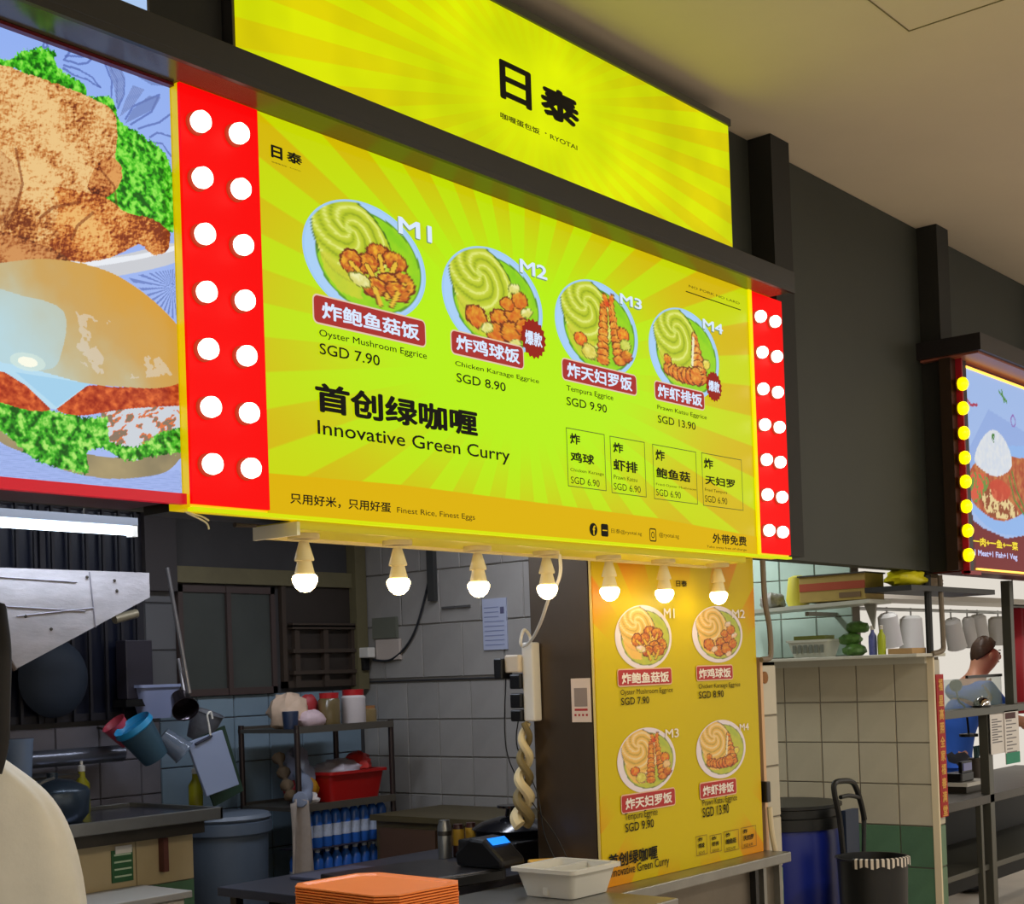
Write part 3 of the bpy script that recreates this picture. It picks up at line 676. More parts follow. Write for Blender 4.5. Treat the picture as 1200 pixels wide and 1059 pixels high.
    crispy(c1([(160,700),(300,720),(400,745),(480,800),(570,822),(630,860),(640,910),(620,950),(570,955),(520,920),(440,960),(330,985),(230,965),(170,900),(150,800)]), (240, 186, 110), (210, 122, 52), (130, 50, 20), cc(330, 840), (.13, .06), cc(150, 800)[0])
    crispy(c1([(-60,560),(30,590),(75,680),(70,760),(30,850),(-60,880)]), (226, 180, 120), (186, 116, 60), (120, 60, 34), cc(10, 720), (.05, .09))
    crispy(c1([(-60,870),(80,890),(180,930),(260,975),(250,1000),(-60,1010)]), (214, 150, 90), (176, 100, 50), (100, 46, 24), cc(60, 950), (.1, .03))
    for pts in ([(20,860),(60,790),(85,690),(60,560)], [(150,820),(200,780),(300,760)], [(270,900),(290,850),(350,800)], [(440,780),(430,700),(380,640)]): lines(C, X, Z, c1(pts), .003, (110, 44, 16), .5)
    # bottom bun
    setc(C, inpoly(X, Z, sm(c2([(-60,640),(60,720),(300,770),(450,790),(680,765),(672,800),(620,845),(520,865),(400,868),(250,840),(100,775),(0,730)]), 5)), np.stack([128+60*n, 118+50*n, 92+30*n], 1))
    # coleslaw
    m = inpoly(X, Z, sm(c2([(380,620),(520,590),(700,585),(700,720),(600,760),(520,800),(440,770)]), 4)); f = fbm(X*40+Z*30, Z*90-X*50, 3)
    setc(C, m, np.where((f > .5)[:, None], np.array((208, 214, 222)), np.where((f > .42)[:, None], np.array((226, 120, 70)), np.array((140, 120, 100)))))
    leafy(c2([(-60,560),(60,590),(130,600),(240,620),(330,640),(400,640),(410,720),(450,740),(520,745),(600,700),(700,680),(700,760),(560,790),(470,800),(400,760),(330,770),(330,845),(270,840),(170,815),(90,770),(20,700),(-60,660)]), ((20, 84, 16), (64, 178, 34), (176, 236, 110)), 100)
    # patty
    def patty(poly):
        m = inpoly(X, Z, sm(c2(poly), 4)); k = np.clip(.2+(n2-.3)*1.7, 0, 1)[:, None]; setc(C, m, np.array((150, 34, 14))*(1-k)+np.array((236, 116, 56))*k)
    patty([(-60,440),(20,470),(100,520),(190,605),(110,612),(0,582),(-60,575)]); patty([(212,606),(270,550),(340,518),(470,525),(700,500),(700,585),(560,600),(450,610),(300,632)])
    # cheese + bun
    setc(C, inpoly(X, Z, c2([(-60,420),(100,440),(340,510),(212,608),(190,606),(100,520),(20,470),(-60,450)])), (186, 224, 244)); setc(C, inpoly(X, Z, c2([(60,470),(335,512),(212,600)])), (166, 212, 240))
    bun = sm(c2([(-80,60),(0,58),(150,42),(300,58),(430,100),(540,170),(630,250),(700,340),(710,430),(690,500),(600,528),(480,525),(330,512),(170,470),(0,430),(-80,420)]), 5)
    m = inpoly(X, Z, bun); a0, a1 = c2([(420, 60)])[0], c2([(100, 480)])[0]
    g = np.clip(((X-a0[0])*(a1[0]-a0[0])+(Z-a0[1])*(a1[1]-a0[1]))/((a1[0]-a0[0])**2+(a1[1]-a0[1])**2)+(n-.5)*.35, 0, 1)[:, None]
    c = np.where(g < .4, np.array((216, 160, 60))*(1-g/.4)+np.array((206, 166, 96))*(g/.4), np.array((206, 166, 96))*(1-(g-.4)/.6)+np.array((190, 214, 214))*((g-.4)/.6)); setc(C, m, c)
    setc(C, m & inpoly(X, Z, sm(c2([(-60,170),(80,180),(240,240),(230,400),(170,460),(-60,430)]), 4)), (186, 220, 232), .6)
    setc(C, m & (fbm(X*30+Z*16, Z*26-X*10) > .60) & inpoly(X, Z, c2([(250,230),(500,300),(660,480),(400,500),(260,400)])), (222, 212, 200), .6)
    d = np.hypot((X-c2([(105, 430)])[0][0])/.022, (Z-c2([(105, 430)])[0][1])/.010); setc(C, d < 1, (255, 255, 236)); setc(C, (d >= 1) & (d < 1.8), (220, 238, 226), .6)
    return C
fm = grid_mesh('picture', cx0, cx1, cz0, cz1, 340, 560, food_paint, ORG[cs.name], 2.53); fm.materials.append(print_mat('lit_photo_print', .95))
link('picture', fm, None, cs)
MB().box(-1.2, 1.949, 2.532, 2.74, 1.955, 2.873).build('housing', mat('dark_red_housing', (70, 10, 20), .4), cs)
MB().box(-1.2, 1.46, 2.529, 2.532, 1.968, 2.873).build('picture', glow('pale_blue_film', (176, 204, 244)), cs)
MB().box(-1.2, 1.95, 2.515, 2.535, 1.945, 1.968).build('trim', mat('red_trim', (190, 0, 30), .35, emit=.5, ecol=(200, 0, 36)), cs)
MB().box(-1.2, 1.95, 2.515, 2.53, 2.866, 2.873).build('trim', mat('maroon_trim', (100, 10, 26), .35), cs)

# ---- right neighbour sign
ns = thing('neighbour_light_box', (7.2, 2.55, 1.95), 'maroon framed sign with a rice plate picture and yellow bulbs, at the right edge', 'sign')
MB().box(6.51, 10.0, 2.60, 2.755, 1.955, 2.955).build('housing', mat('maroon_housing', (84, 8, 22), .4), ns)
MB().box(6.43, 10.0, 2.45, 2.76, 2.965, 3.045).build('hood', mat('black_hood', (26, 20, 22), .4), ns)
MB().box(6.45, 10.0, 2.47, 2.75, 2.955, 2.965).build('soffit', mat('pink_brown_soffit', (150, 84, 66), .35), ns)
npn = MB().box(6.51, 6.59, 2.585, 2.60, 1.955, 2.955).build('bulb_panel', mat('dark_bulb_panel', (24, 10, 14), .4), ns)
def P2(px, py): q = P(px, py, 'y', 2.59); return (q.x, q.z)
def c7(pts): return [P2(1080+a/3.31, 380+b/3.31) for a, b in pts]
nx0, nx1, nz0, nz1 = 6.588, 7.75, 1.975, 2.925
def n_paint(X, Z):
    C = np.zeros((len(X), 3)); C[:] = (168, 196, 244); n = fbm(X*12, Z*12); n2 = fbm(X*40, Z*40, 3)
    setc(C, inpoly(X, Z, c7([(185,480),(260,330),(420,430),(420,560),(300,600),(190,560)])), (140, 168, 230), .5)
    rim = c7([(295, 600)])[0]
    setc(C, inpoly(X, Z, c7([(150,720),(240,790),(330,830),(520,800),(900,820),(900,1000),(150,1000)])), (120, 16, 26)); setc(C, inpoly(X, Z, c7([(150,730),(200,740),(215,1000),(150,1000)])), (90, 10, 20))
    bowl = sm(c7([(186,690),(230,760),(290,805),(350,818),(420,800),(700,620),(700,420),(420,470),(260,470),(190,560)]), 5); setc(C, inpoly(X, Z, bowl), (150, 190, 246))
    inner = sm(c7([(190,670),(240,730),(300,760),(380,740),(600,600),(600,480),(420,520),(280,500),(190,560)]), 5); setc(C, inpoly(X, Z, inner), np.stack([190+60*(n2-.5), 96+120*(n2-.5), 50+60*(n2-.5)], 1))
    setc(C, inpoly(X, Z, sm(c7([(205,520),(230,450),(270,410),(310,430),(345,500),(345,560),(290,590),(230,560)]), 5)), np.stack([226+30*(n2-.5), 232+20*(n2-.5), 240+0*n], 1))
    m = inpoly(X, Z, sm(c7([(230,660),(290,640),(370,720),(360,750),(270,745)]), 4)); setc(C, m, np.where((n2 > .5)[:, None], np.array((240, 214, 150)), np.array((150, 70, 30))))
    m = inpoly(X, Z, sm(c7([(265,620),(300,600),(345,640),(330,680),(285,680)]), 4)); setc(C, m, (214, 66, 40), .8)
    m = inpoly(X, Z, sm(c7([(185,580),(240,580),(260,620),(215,690),(190,660)]), 4)); setc(C, m, np.where((n2 > .5)[:, None], np.array((226, 90, 60)), np.array((110, 150, 60))))
    for p_ in ([(350,570),(370,650),(397,710)], [(340,590),(360,680),(400,740)], [(300,260),(330,300)], [(310,255),(320,300)]): lines(C, X, Z, c7(p_), .007, (70, 140, 40), .9)
    d = np.hypot((X-c7([(280, 440)])[0][0])/.03, (Z-c7([(280, 440)])[0][1])/.022); setc(C, (d < 1) & (n2 > .42), (60, 130, 40))
    for p_ in ([(175,290),(190,312),(215,312)],): lines(C, X, Z, c7(p_), .007, (180, 30, 60), .9)
    o = c7([(355, 375)])[0]; d = np.hypot((X-o[0])/.035, (Z-o[1])/.032); setc(C, (d > .7) & (d < 1), (150, 110, 190))
    return C
nm = grid_mesh('picture', nx0, nx1, nz0, nz1, 150, 150, n_paint, ORG[ns.name], 2.59); nm.materials.append(print_mat('lit_dish_print', .85)); link('picture', nm, None, ns)
YG = glow('yellow_letters', (250, 226, 60)); OL = mat('warm_led_line', (255, 180, 60), .4, emit=1.6, ecol=(255, 190, 80))
MB().box(6.588, 10.0, 2.582, 2.592, 2.925, 2.935).build('led_line', OL, ns); MB().box(6.63, 10.0, 2.582, 2.592, 1.966, 1.975).build('led_line', OL, ns)
MB().box(6.498, 6.51, 2.57, 2.61, 1.945, 2.96).build('trim', mat('bright_maroon_trim', (150, 6, 30), .4), ns); MB().box(6.498, 6.64, 2.57, 2.6, 1.940, 1.957).build('trim', MATS['bright_maroon_trim'], ns)
def rc7(tl, br): a, b = c7([tl])[0], c7([br])[0]; return (a[0], b[1], b[0], a[1])
text(ns, '一肉+一鱼+一菜', rc7((197, 822), (372, 878)), 2.587, YG, .03); text(ns, '1 Meat+1 Fish+1 Veg', rc7((203, 872), (370, 920)), 2.587, glow('pale_letters', (200, 206, 250)), .03)
yb = MB().lathe([(.016, 0), (.030, .012), (.034, .026), (.030, .040), (.016, .050), (0, .052)], (0, 0, 0), 16, 'y').mesh('yellow_bulb', smooth=True); yb.materials.append(mat('yellow_bulb', (255, 226, 0), .3, emit=1.6, ecol=(255, 220, 0)))
sk2 = MB().lathe([(.03, 0), (.03, .006), (.02, .007)], (0, 0, 0), 14, 'y').mesh('bulb_socket'); sk2.materials.append(mat('brown_socket', (90, 50, 20), .5))
marquee([(1127,449.5),(1127.5,478),(1128.5,507),(1129.5,536),(1130.5,564),(1131.5,593),(1133,621.5),(1134,650)], npn, 2.585, .95, yb, sk2)
# glossy dark brown side cheek left of the column, meant to reflect its bulbs
MB().box(6.44, 6.497, 2.60, 2.655, 1.96, 2.955).build('cheek', mat('brown_cheek', (46, 30, 18), .3), ns)

# ================================================================== POSTER + cabinet
cab = thing('steel_cabinet', (4.2, 3.0, .84), 'tall brownish stainless steel cabinet behind the yellow poster', 'cabinet')
BRST = mat('brown_reflecting_steel', (104, 90, 76), .38, .75, var=.12, scale=2, stretch=(1, 1, .3))
MB().box(3.772, 4.82, 2.773, 3.028, .836, 1.967).build('body', BRST, cab, bevel=.004)
MB().box(3.766, 3.772, 2.776, 3.02, .86, 1.95).build('side_panel', BRST, cab)
po = thing('menu_poster', (4.3, 2.77, .835), 'unlit yellow menu poster board with four plates on the steel counter', 'poster')
OP = ORG[po.name]
MB().box(3.768, 4.825, 2.764, 2.772, .836, 2.02).build('board', mat('cream_board', (232, 210, 130), .5), po)
pm = ray_mat('poster_sunburst', (4.30-OP.x, 1.36-OP.z), (208, 186, 0), (210, 182, 0), (226, 128, 10), 17, .52, .76, 0, aspect=1.15, strength=.75)
MB().box(3.771, 4.820, 2.760, 2.764, .836, 2.02).build('poster_face', pm, po)
YP = 2.758
def pt_(s, tl, br, m=BLACKT, bold=0.0): return text(po, s, prect(tl, br, 'y', YP), YP-.0024, m, bold*.7)
plate(po, 4, (720.7, 748), (787, 745), (750, 709), YP); plate(po, 5, (811.3, 745), (870, 741), (838, 710), YP)
plate(po, 6, (723.3, 893), (791.7, 888), (755, 852.5), YP); plate(po, 7, (816, 880), (873.7, 875), (842, 843.5), YP)
PR = mat('red_poster_label', (178, 34, 34), .5); PW = mat('white_poster_print', (242, 232, 222), .5); PE = mat('pink_poster_edge', (230, 190, 160), .5)
for a_, b_, s, c_, d_ in (((723.7, 785.2), (786.5, 800.3), '炸鲍鱼菇饭', (727.6, 788.4), (783.6, 798.9)), ((816, 781), (858.2, 794.8), '炸鸡球饭', (818, 783.4), (856, 793.4)),
                          ((728, 932.9), (790.6, 942), '炸天妇罗饭', (732, 935.6), (787, 940)), ((820, 918.4), (862.4, 928.8), '炸虾排饭', (822.7, 921), (859.5, 927.2))):
    label(po, prect(a_, b_, 'y', YP), YP-.001, s, prect(c_, d_, 'y', YP), PR, PE, PW, .03, .008)
for s, tl, br, b in (('Oyster Mushroom Eggrice', (726.6, 808), (788, 812.5), 0), ('SGD 7.90', (727.2, 817.6), (760.4, 824), .012), ('Chicken Karaage Eggrice', (818, 801.4), (867, 805.6), 0), ('SGD 8.90', (818.3, 810.2), (847.7, 816.5), .012),
                     ('Tempura Eggrice', (731.5, 953), (770.3, 957), 0), ('SGD 9.90', (732, 965), (765.8, 969), .012), ('Prawn Katsu Eggrice', (822.7, 937), (863.3, 939.5), 0), ('SGD 13.90', (822.7, 946.6), (853.8, 952.2), .012),
                     ('首创绿咖喱', (712.7, 1001.3), (770.3, 1005.5), .035), ('Innovative Green Curry', (713.4, 1018), (783.8, 1015.5), .008), ('日泰', (791.5, 679.8), (804.6, 687.8), .03)):
    pt_(s, tl, br, BLACKT, b)
for s, tl, br in (('M1', (777, 712.6), (790, 724.2)), ('M2', (857, 714), (872.5, 724.2)), ('M3', (779, 854.5), (795, 863.5)), ('M4', (866, 848), (877, 855))): pt_(s, tl, br, PW, .02)
for i, (tl, br, s) in enumerate((((815.4, 980), (829, 1000), '炸\n鸡球'), ((831.7, 979), (845.9, 996.5), '炸\n虾排'), ((848, 974.5), (866, 994.5), '炸\n鲍鱼菇'), ((868.5, 970), (886.5, 990.5), '炸\n天妇罗'))):
    pf = outline(po, tl, br, YP-.002, mat('brown_line', (120, 84, 10), .5), .0016)
    x0, z0, x1, z1 = prect(tl, br, 'y', YP); w_ = x1-x0; h_ = z1-z0
    l2 = s.split('\n')[1]; text(pf, '炸', (x0+.012, z1-h_*.30, x0+.042, z1-h_*.08), YP-.0024, BLACKT, .03)
    text(pf, l2, (x0+.012, z1-h_*.64, x0+w_*(.8 if len(l2) > 2 else .72), z1-h_*.38), YP-.0024, BLACKT, .03)
    text(pf, 'SGD 6.90', (x0+.012, z0+h_*.06, x0+w_*.72, z0+h_*.20), YP-.0024, BLACKT)
# small payment notice on the cabinet side (QR code left out)
qa, qb = P(669, 795, 'x', 3.763), P(693, 846, 'x', 3.763); ny0, ny1, nz0_, nz1_ = min(qa.y, qb.y), max(qa.y, qb.y), qb.z, qa.z
no = thing('payment_notice', (3.763, (ny0+ny1)/2, nz0_), 'small white notice with red line taped on the cabinet side beside the poster', 'notice')
MB().box(3.762, 3.7655, ny0, ny1, nz0_, nz1_).build('card', mat('notice_card', (226, 206, 190), .6), no)
nw, nh = ny1-ny0, nz1_-nz0_; mb = MB()
for i in range(4): mb.box(3.7612, 3.762, ny0+nw*(.16+.2*i), ny0+nw*(.26+.2*i), nz0_+nh*.14, nz0_+nh*.19)
mb.box(3.7612, 3.762, ny0+nw*.16, ny0+nw*.84, nz0_+nh*.26, nz0_+nh*.31); mb.build('red_print', mat('notice_red', (180, 40, 40), .6), no)
MB().box(3.7612, 3.762, ny0+nw*.16, ny0+nw*.84, nz0_+nh*.36, nz0_+nh*.78).build('grey_panel', mat('notice_grey', (150, 134, 124), .6), no)

# white power column with plugs, twisted cloth wrapped below, cable from batten
pw = thing('power_strip', (3.70, 2.96, 1.39), 'upright white power strip on the left edge of the steel cabinet', 'power strip')
MB().box(3.672, 3.7155, 2.945, 2.992, 1.39, 1.655).build('body', WHITEP, pw, bevel=.006)
MB().box(3.655, 3.70, 2.992, 3.055, 1.555, 1.615).build('plug', mat('beige_plug', (214, 200, 178), .4), pw, bevel=.006)
for z, s in ((1.50, .05), (1.435, .05), (1.39, .04)): MB().box(3.66, 3.705, 2.992, 3.04, z, z+s).build('plug', BLACKP, pw, bevel=.005)
MB().box(3.64, 3.70, 3.055, 3.09, 1.535, 1.605).build('plug', BLACKP, pw, bevel=.004)
for k, (a0, b0) in enumerate(((3.02, 1.40), (3.07, 1.54))):
    cable([(3.68, a0, b0), (3.68, a0+.01, 1.30), (3.69, a0-.06, 1.15), (3.69, 2.93-.05*k, 1.0), (3.71, 2.86-.04*k, .85)], .0022, BLACKP, pw)
sl = thing('cable_sleeve', (3.70, 2.97, 1.0), 'cream twisted bundle of cloth and cables hanging below the power strip', 'cable bundle')
SLV = mat('cream_sleeve', (226, 208, 160), .7, var=.1); SLD = mat('olive_sleeve', (128, 112, 70), .7, var=.1)
pts = []
for k in range(60):
    t = k/59; z = 1.385-.345*t; r = .010+.016*t*t; a = t*16
    pts.append((3.69+.012*math.cos(a)*(1+t)-.015, 2.985+(.012+.010*t)*math.sin(a)+.03*t, z))
MB().tube(pts, [.011+.012*(k/59) for k in range(60)], 8).build('cream_strand', SLV, sl, smooth=True)
pts2 = [(3.69+.012*math.cos(k/59*16+PI)*(1+k/59)-.015, 2.985+(.012+.010*k/59)*math.sin(k/59*16+PI)+.03*k/59, 1.385-.345*k/59) for k in range(60)]
MB().tube(pts2, [.010+.010*(k/59) for k in range(60)], 8).build('olive_strand', SLD, sl, smooth=True)
wc = MB().tube(smoothpts([P(655, 645, 'y', 2.66), P(657, 668, 'y', 2.67), P(652, 686, 'y', 2.69), P(643, 702, 'y', 2.73), P(634, 728, 'y', 2.82), P(624, 748, 'y', 2.92), P(614, 757, 'y', 2.99), P(610, 752, 'y', 3.0), P(614, 738, 'y', 3.0), P(621, 746, 'y', 2.998), P(621, 758, 'y', 3.0)], 8), .0055, 8).build('white_cable', WHITEP, smooth=True)
tag(wc, 'white cable looping from the fourth bulb down to the power strip', 'cable')

for t_ in (pw, sl): t_.location += Vector((.047, .036, -.002))
# ================================================================== COUNTERS
ct = thing('service_counter', (3.0, 2.75, 0), 'stainless steel service counter below the signs holding the trays', 'counter')
MB().box(.6, 3.605, 2.36, 3.0, .828, .860).build('worktop', STEEL, ct, bevel=.004)
MB().box(.62, 3.56, 2.42, 2.98, .1, .828).build('body', STEELD, ct)
ct2 = thing('poster_counter', (4.2, 2.8, 0), 'steel ledge counter directly under the yellow poster', 'counter')
MB().box(3.61, 4.855, 2.66, 3.032, .797, .835).build('worktop', STEEL, ct2, bevel=.004)
MB().box(3.63, 4.85, 2.72, 3.03, .08, .797).build('front_panel', mat('counter_front', (112, 104, 92), .4, .6, var=.1), ct2)
for x in (3.66, 4.64, 4.70, 4.82): MB().box(x, x+.022, 2.695, 2.72, .05, .797).build('leg', STEEL if x != 4.64 else BLACKP, ct2)
# orange trays
OR = mat('orange_tray', (255, 142, 58), .38, var=.03, rand=.04)
def tray_poly(x0, x1, y0, y1, c): return [(x0+c, y0), (x1-c, y0), (x1, y0+c), (x1, y1-c), (x1-c, y1), (x0+c, y1), (x0, y1-c), (x0, y0+c)]
def tray_mb():
    mb = MB(); x, y, c = .150, .200, .045
    o0, o1 = tray_poly(-x, x, -y, y, c), tray_poly(-x+.010, x-.010, -y+.010, y-.010, c-.004)
    i1, i2 = tray_poly(-x+.014, x-.014, -y+.014, y-.014, c-.006), tray_poly(-x+.026, x-.026, -y+.026, y-.026, c-.010)
    bot = tray_poly(-x+.022, x-.022, -y+.022, y-.022, c-.008)
    R = [[(a, b, -.0066) for a, b in bot], [(a, b, -.004) for a, b in o1], [(a, b, -.004) for a, b in o0], [(a, b, 0) for a, b in o0], [(a, b, 0) for a, b in i1], [(a, b, -.005) for a, b in i2]]
    V = [p for r in R for p in r]; Fs = [(i*8+j, i*8+(j+1) % 8, (i+1)*8+(j+1) % 8, (i+1)*8+j) for i in range(5) for j in range(8)]+[tuple(range(8))[::-1], tuple(range(40, 48))]
    return mb.add(V, Fs)
tmsh = tray_mb().mesh('tray'); tmsh.materials.append(OR)
NT = 20
ORD = 'first second third fourth fifth sixth seventh eighth ninth tenth eleventh twelfth thirteenth fourteenth fifteenth sixteenth seventeenth eighteenth nineteenth twentieth'.split()
for k in range(NT):
    o = bpy.data.objects.new('serving_tray', tmsh); COL.objects.link(o)
    o.location = (2.675+random.uniform(-.0015, .0015), 2.70+random.uniform(-.0015, .0015), .874+k*.0070); o.rotation_euler = (0, 0, -.05+random.uniform(-.004, .004))
    tag(o, 'topmost orange plastic tray with cut corners of the stack on the counter' if k == NT-1 else 'orange plastic tray, %s from the top of the stack on the counter' % ORD[NT-1-k], 'tray', 'stacked orange trays')
# grey two-compartment tub
gb = thing('cutlery_tub', (3.4, 2.68, .862), 'light grey two-compartment plastic tub on the counter beside the poster foot', 'tub')
GP = mat('grey_plastic', (206, 204, 194), .4)
def ring(x0, x1, y0, y1, z, r=.02): return [(a, b, z) for a, b in rrect(x0, y0, x1, y1, r, 4)]
def tub(par, x0, x1, y0, y1, z0, z1, m, rim=.02, th=.006, name='shell', tp=.02):
    loops = [ring(x0+tp, x1-tp, y0+tp, y1-tp, z0), ring(x0, x1, y0, y1, z1-.012), ring(x0-rim, x1+rim, y0-rim, y1+rim, z1-.012), ring(x0-rim, x1+rim, y0-rim, y1+rim, z1), ring(x0+th, x1-th, y0+th, y1-th, z1), ring(x0+tp+th, x1-tp-th, y0+tp+th, y1-tp-th, z0+th)]
    n = len(loops[0]); V = [p for l in loops for p in l]
    Fs = [(i*n+j, i*n+(j+1) % n, (i+1)*n+(j+1) % n, (i+1)*n+j) for i in range(5) for j in range(n)]+[tuple(range(n))[::-1], tuple(range(5*n, 6*n))]
    return MB().add(V, Fs).build(name, m, par, smooth=True)
tub(gb, 3.40, 3.63, 2.60, 2.825, .862, .952, GP, rim=.014)
MB().box(3.412, 3.618, 2.708, 2.726, .87, .948).build('divider', GP, gb)
# yellow packet behind it
yp = MB().add([(3.625,2.92,.836),(3.69,2.87,.836),(3.76,2.95,.836),(3.66,2.99,.836),(3.615,2.93,.925),(3.68,2.87,.94),(3.757,2.94,.93),(3.66,2.985,.935)], [(0,1,2,3),(4,5,6,7),(0,1,5,4),(1,2,6,5),(2,3,7,6),(3,0,4,7)]).build('yellow_packet', mat('mustard_paper', (226, 176, 70), .6, var=.05), bevel=.006, org=(3.68, 2.92, .836)); tag(yp, 'mustard yellow paper packet standing behind the grey tub', 'packet')
# dark rear worktable with things
wt = thing('dark_worktable', (3.7, 3.5, 0), 'dark topped worktable behind the service counter', 'table')
MB().box(3.02, 4.20, 3.06, 3.80, .845, .875).build('top', mat('dark_table_top', (56, 56, 64), .35, .2), wt, bevel=.003)
for x in (3.05, 4.14):
    for y in (3.08, 3.74): MB().box(x, x+.03, y, y+.03, 0, .845).build('leg', STEELD, wt)
cb = thing('cash_box', (3.45, 3.25, .875), 'flat black cash box lying under the card terminal', 'cash box')
BKS = mat('satin_black', (30, 28, 30), .3, var=.1)
MB().box(3.14, 3.60, 3.04, 3.44, .876, .918, rot=-.15, piv=(3.35, 3.2)).build('body', BKS, cb, bevel=.005)
MB().box(3.16, 3.58, 3.03, 3.04, .882, .912, rot=-.15, piv=(3.35, 3.2)).build('drawer_front', BLACKP, cb, bevel=.002)
po_ = P(586, 1010, 'z', .947)
tmn = thing('card_terminal', (po_.x, po_.y, .946), 'black card terminal with a glowing blue screen on the cash drawer', 'card terminal')
tx, ty = 3.567, 3.075
MB().prism([(ty-.11, .919), (ty+.09, .919), (ty+.10, .962), (ty+.03, 1.017), (ty-.03, 1.012), (ty-.11, .947)], 'x', tx-.06, tx+.06).build('body', BLACKP, tmn, bevel=.012)
MB().add([(tx-.045, ty-.060, .994), (tx+.045, ty-.060, .994), (tx+.045, ty-.034, 1.0145), (tx-.045, ty-.034, 1.0145)], [(0,1,2,3)]).build('screen', mat('blue_screen', (20, 100, 220), .2, emit=1.3, ecol=(30, 130, 240)), tmn)
# tablet, slip, cans, pot, low cabinet
q = P(500, 1012, 'z', .88)
o = MB().box(3.25, 3.55, 3.48, 3.70, .876, .888).build('tray_tablet', mat('slate_blue_plastic', (70, 72, 88), .35), bevel=.003, org=(3.4, 3.6, .876)); o.name = 'tablet'; tag(o, 'flat slate grey tablet lying on the dark worktable', 'tablet')
o = MB().box(3.60, 3.76, 3.38, 3.50, .876, .882, rot=.3).build('receipt_pad', mat('paper_white', (216, 210, 196), .7), org=(3.68, 3.44, .876)); tag(o, 'small white receipt pad beside the row of canisters', 'paper pad')
def zp(px, py, z=.876): q = P(px, py, 'z', z); return (q.x, q.y)
cans = [(zp(522, 1005), .026, .14, STEEL, 'tall shiny steel flask at the left end of the canister row', 'flask'), (zp(538, 1003), .022, .12, mat('dark_can', (60, 30, 26), .3), 'dark canister with yellow wrapper beside the steel flask', 'canister'),
        (zp(553, 1001), .022, .12, MATS['dark_can'], 'dark canister with yellow wrapper beside the black pot stand', 'canister')]
for (x, y), r, h, m, l, c in cans:
    t = thing(c, (x, y, .876), l, c, 'canisters on the worktable')
    MB().lathe([(r, 0), (r, h*.85), (r*.8, h*.93), (r*.8, h)], (x, y, .876), 16).build('body', m, t, smooth=True)
    if c == 'canister': MB().lathe([(r*1.02, h*.35), (r*1.02, h*.85)], (x, y, .876), 16).build('wrapper', mat('yellow_wrapper', (200, 160, 50), .5), t, smooth=True)
    else: MB().lathe([(r*1.02, h*.6), (r*1.04, h*.66), (r*1.02, h*.72)], (x, y, .876), 16).build('band', STEELD, t, smooth=True)
pt = thing('black_pot', (3.90, 3.22, .9), 'black lidded pot on a dark stand against the steel cabinet', 'pot')
c = (3.95, 3.29)
MB().box(c[0]-.16, c[0]+.13, c[1]-.15, c[1]+.12, .876, .965).build('stand', BLACKP, pt, bevel=.006)
MB().lathe([(.13, 0), (.135, .02), (.14, .026), (.145, .03), (.11, .052), (.05, .07), (.022, .074), (.018, .098), (.05, .104), (.05, .112), (0, .114)], (*c, .965), 24).build('lid', mat('gloss_black', (20, 20, 24), .15), pt, smooth=True)
lc = thing('low_cabinet', (4.6, 3.9, 0), 'low olive brown cabinet along the tiled kitchen wall', 'cabinet')
OLV = mat('olive_board', (78, 68, 42), .5, var=.12)
MB().box(4.42, 4.87, 3.35, 4.45, .05, .93).build('body', OLV, lc); MB().box(4.40, 4.872, 3.33, 4.47, .93, .955).build('top', OLV, lc)
for k in range(3): MB().box(4.405, 4.42, 3.37+k*.36, 3.70+k*.36, .1, .9).build('door', mat('brown_door', (84, 60, 44), .5), lc)

# ================================================================== KITCHEN left: tube, hood, sink ...
tb = thing('fluorescent_lamp', (2.5, 4.0, 2.07), 'lit white fluorescent tube hanging at the left of the kitchen', 'lamp')
MB().box(1.65, 2.885, 3.985, 4.045, 2.088, 2.115).build('batten', mat('grey_batten', (120, 124, 132), .5), tb)
MB().tube([(1.68, 4.0, 2.071), (2.86, 4.0, 2.071)], .0145, 14).build('tube', mat('cool_tube', (235, 245, 255), .3, emit=9, ecol=(214, 234, 255)), tb, smooth=True)
MB().box(2.862, 2.882, 3.985, 4.02, 2.052, 2.09).build('lamp_holder', WHITEP, tb)
for x in (2.0, 2.7): MB().tube([(x, 4.02, 2.115), (x, 4.02, 2.6)], .003, 5).build('hanger', STEELD, tb)
hd = thing('range_hood', (2.6, 4.5, 1.62), 'pale dented metal extractor hood with a slanting lower edge', 'range hood')
HM = mat('dented_hood_metal', (178, 174, 178), .5, .25, var=.16, scale=6, bump=.35, stretch=(1, 1, 3))
prof = [(3.081, 1.953), (3.081, 1.866), (2.54, 1.618), (2.44, 1.80), (2.2, 1.95)]
MB().prism(prof, 'y', 4.2, 4.212).build('side_panel', HM, hd)
MB().add([(3.081, 4.2, 1.953), (3.081, 4.9, 1.953), (3.081, 4.9, 1.866), (3.081, 4.2, 1.866)], [(0,1,2,3)]).add([(3.081, 4.2, 1.953), (3.081, 4.9, 1.953), (2.2, 4.9, 1.953), (2.2, 4.2, 1.953)], [(0,1,2,3)]).build('top_panel', HM, hd)
MB().tube([(2.54, 4.194, 1.618), (2.40, 4.194, 1.86)], .008, 6).build('edge', mat('brown_edge', (92, 74, 62), .5), hd)
mb = MB()
for a, b in (((0, 676), (90, 682)), ((0, 710), (100, 716)), ((20, 722), (110, 712)), ((105, 670), (112, 735))):
    q, r = P(*a, 'y', 4.198), P(*b, 'y', 4.198); mb.tube([q, r], .0025, 5)
mb.build('seam', mat('seam_grey', (142, 138, 146), .5, .3), hd)
for a in ((134, 680), (137, 692), (30, 722), (60, 737), (102, 676)):
    q = P(*a, 'y', 4.198); MB().lathe([(.006, 0), (.005, .003), (0, .004)], q, 8, 'y').build('rivet', STEELD, hd)
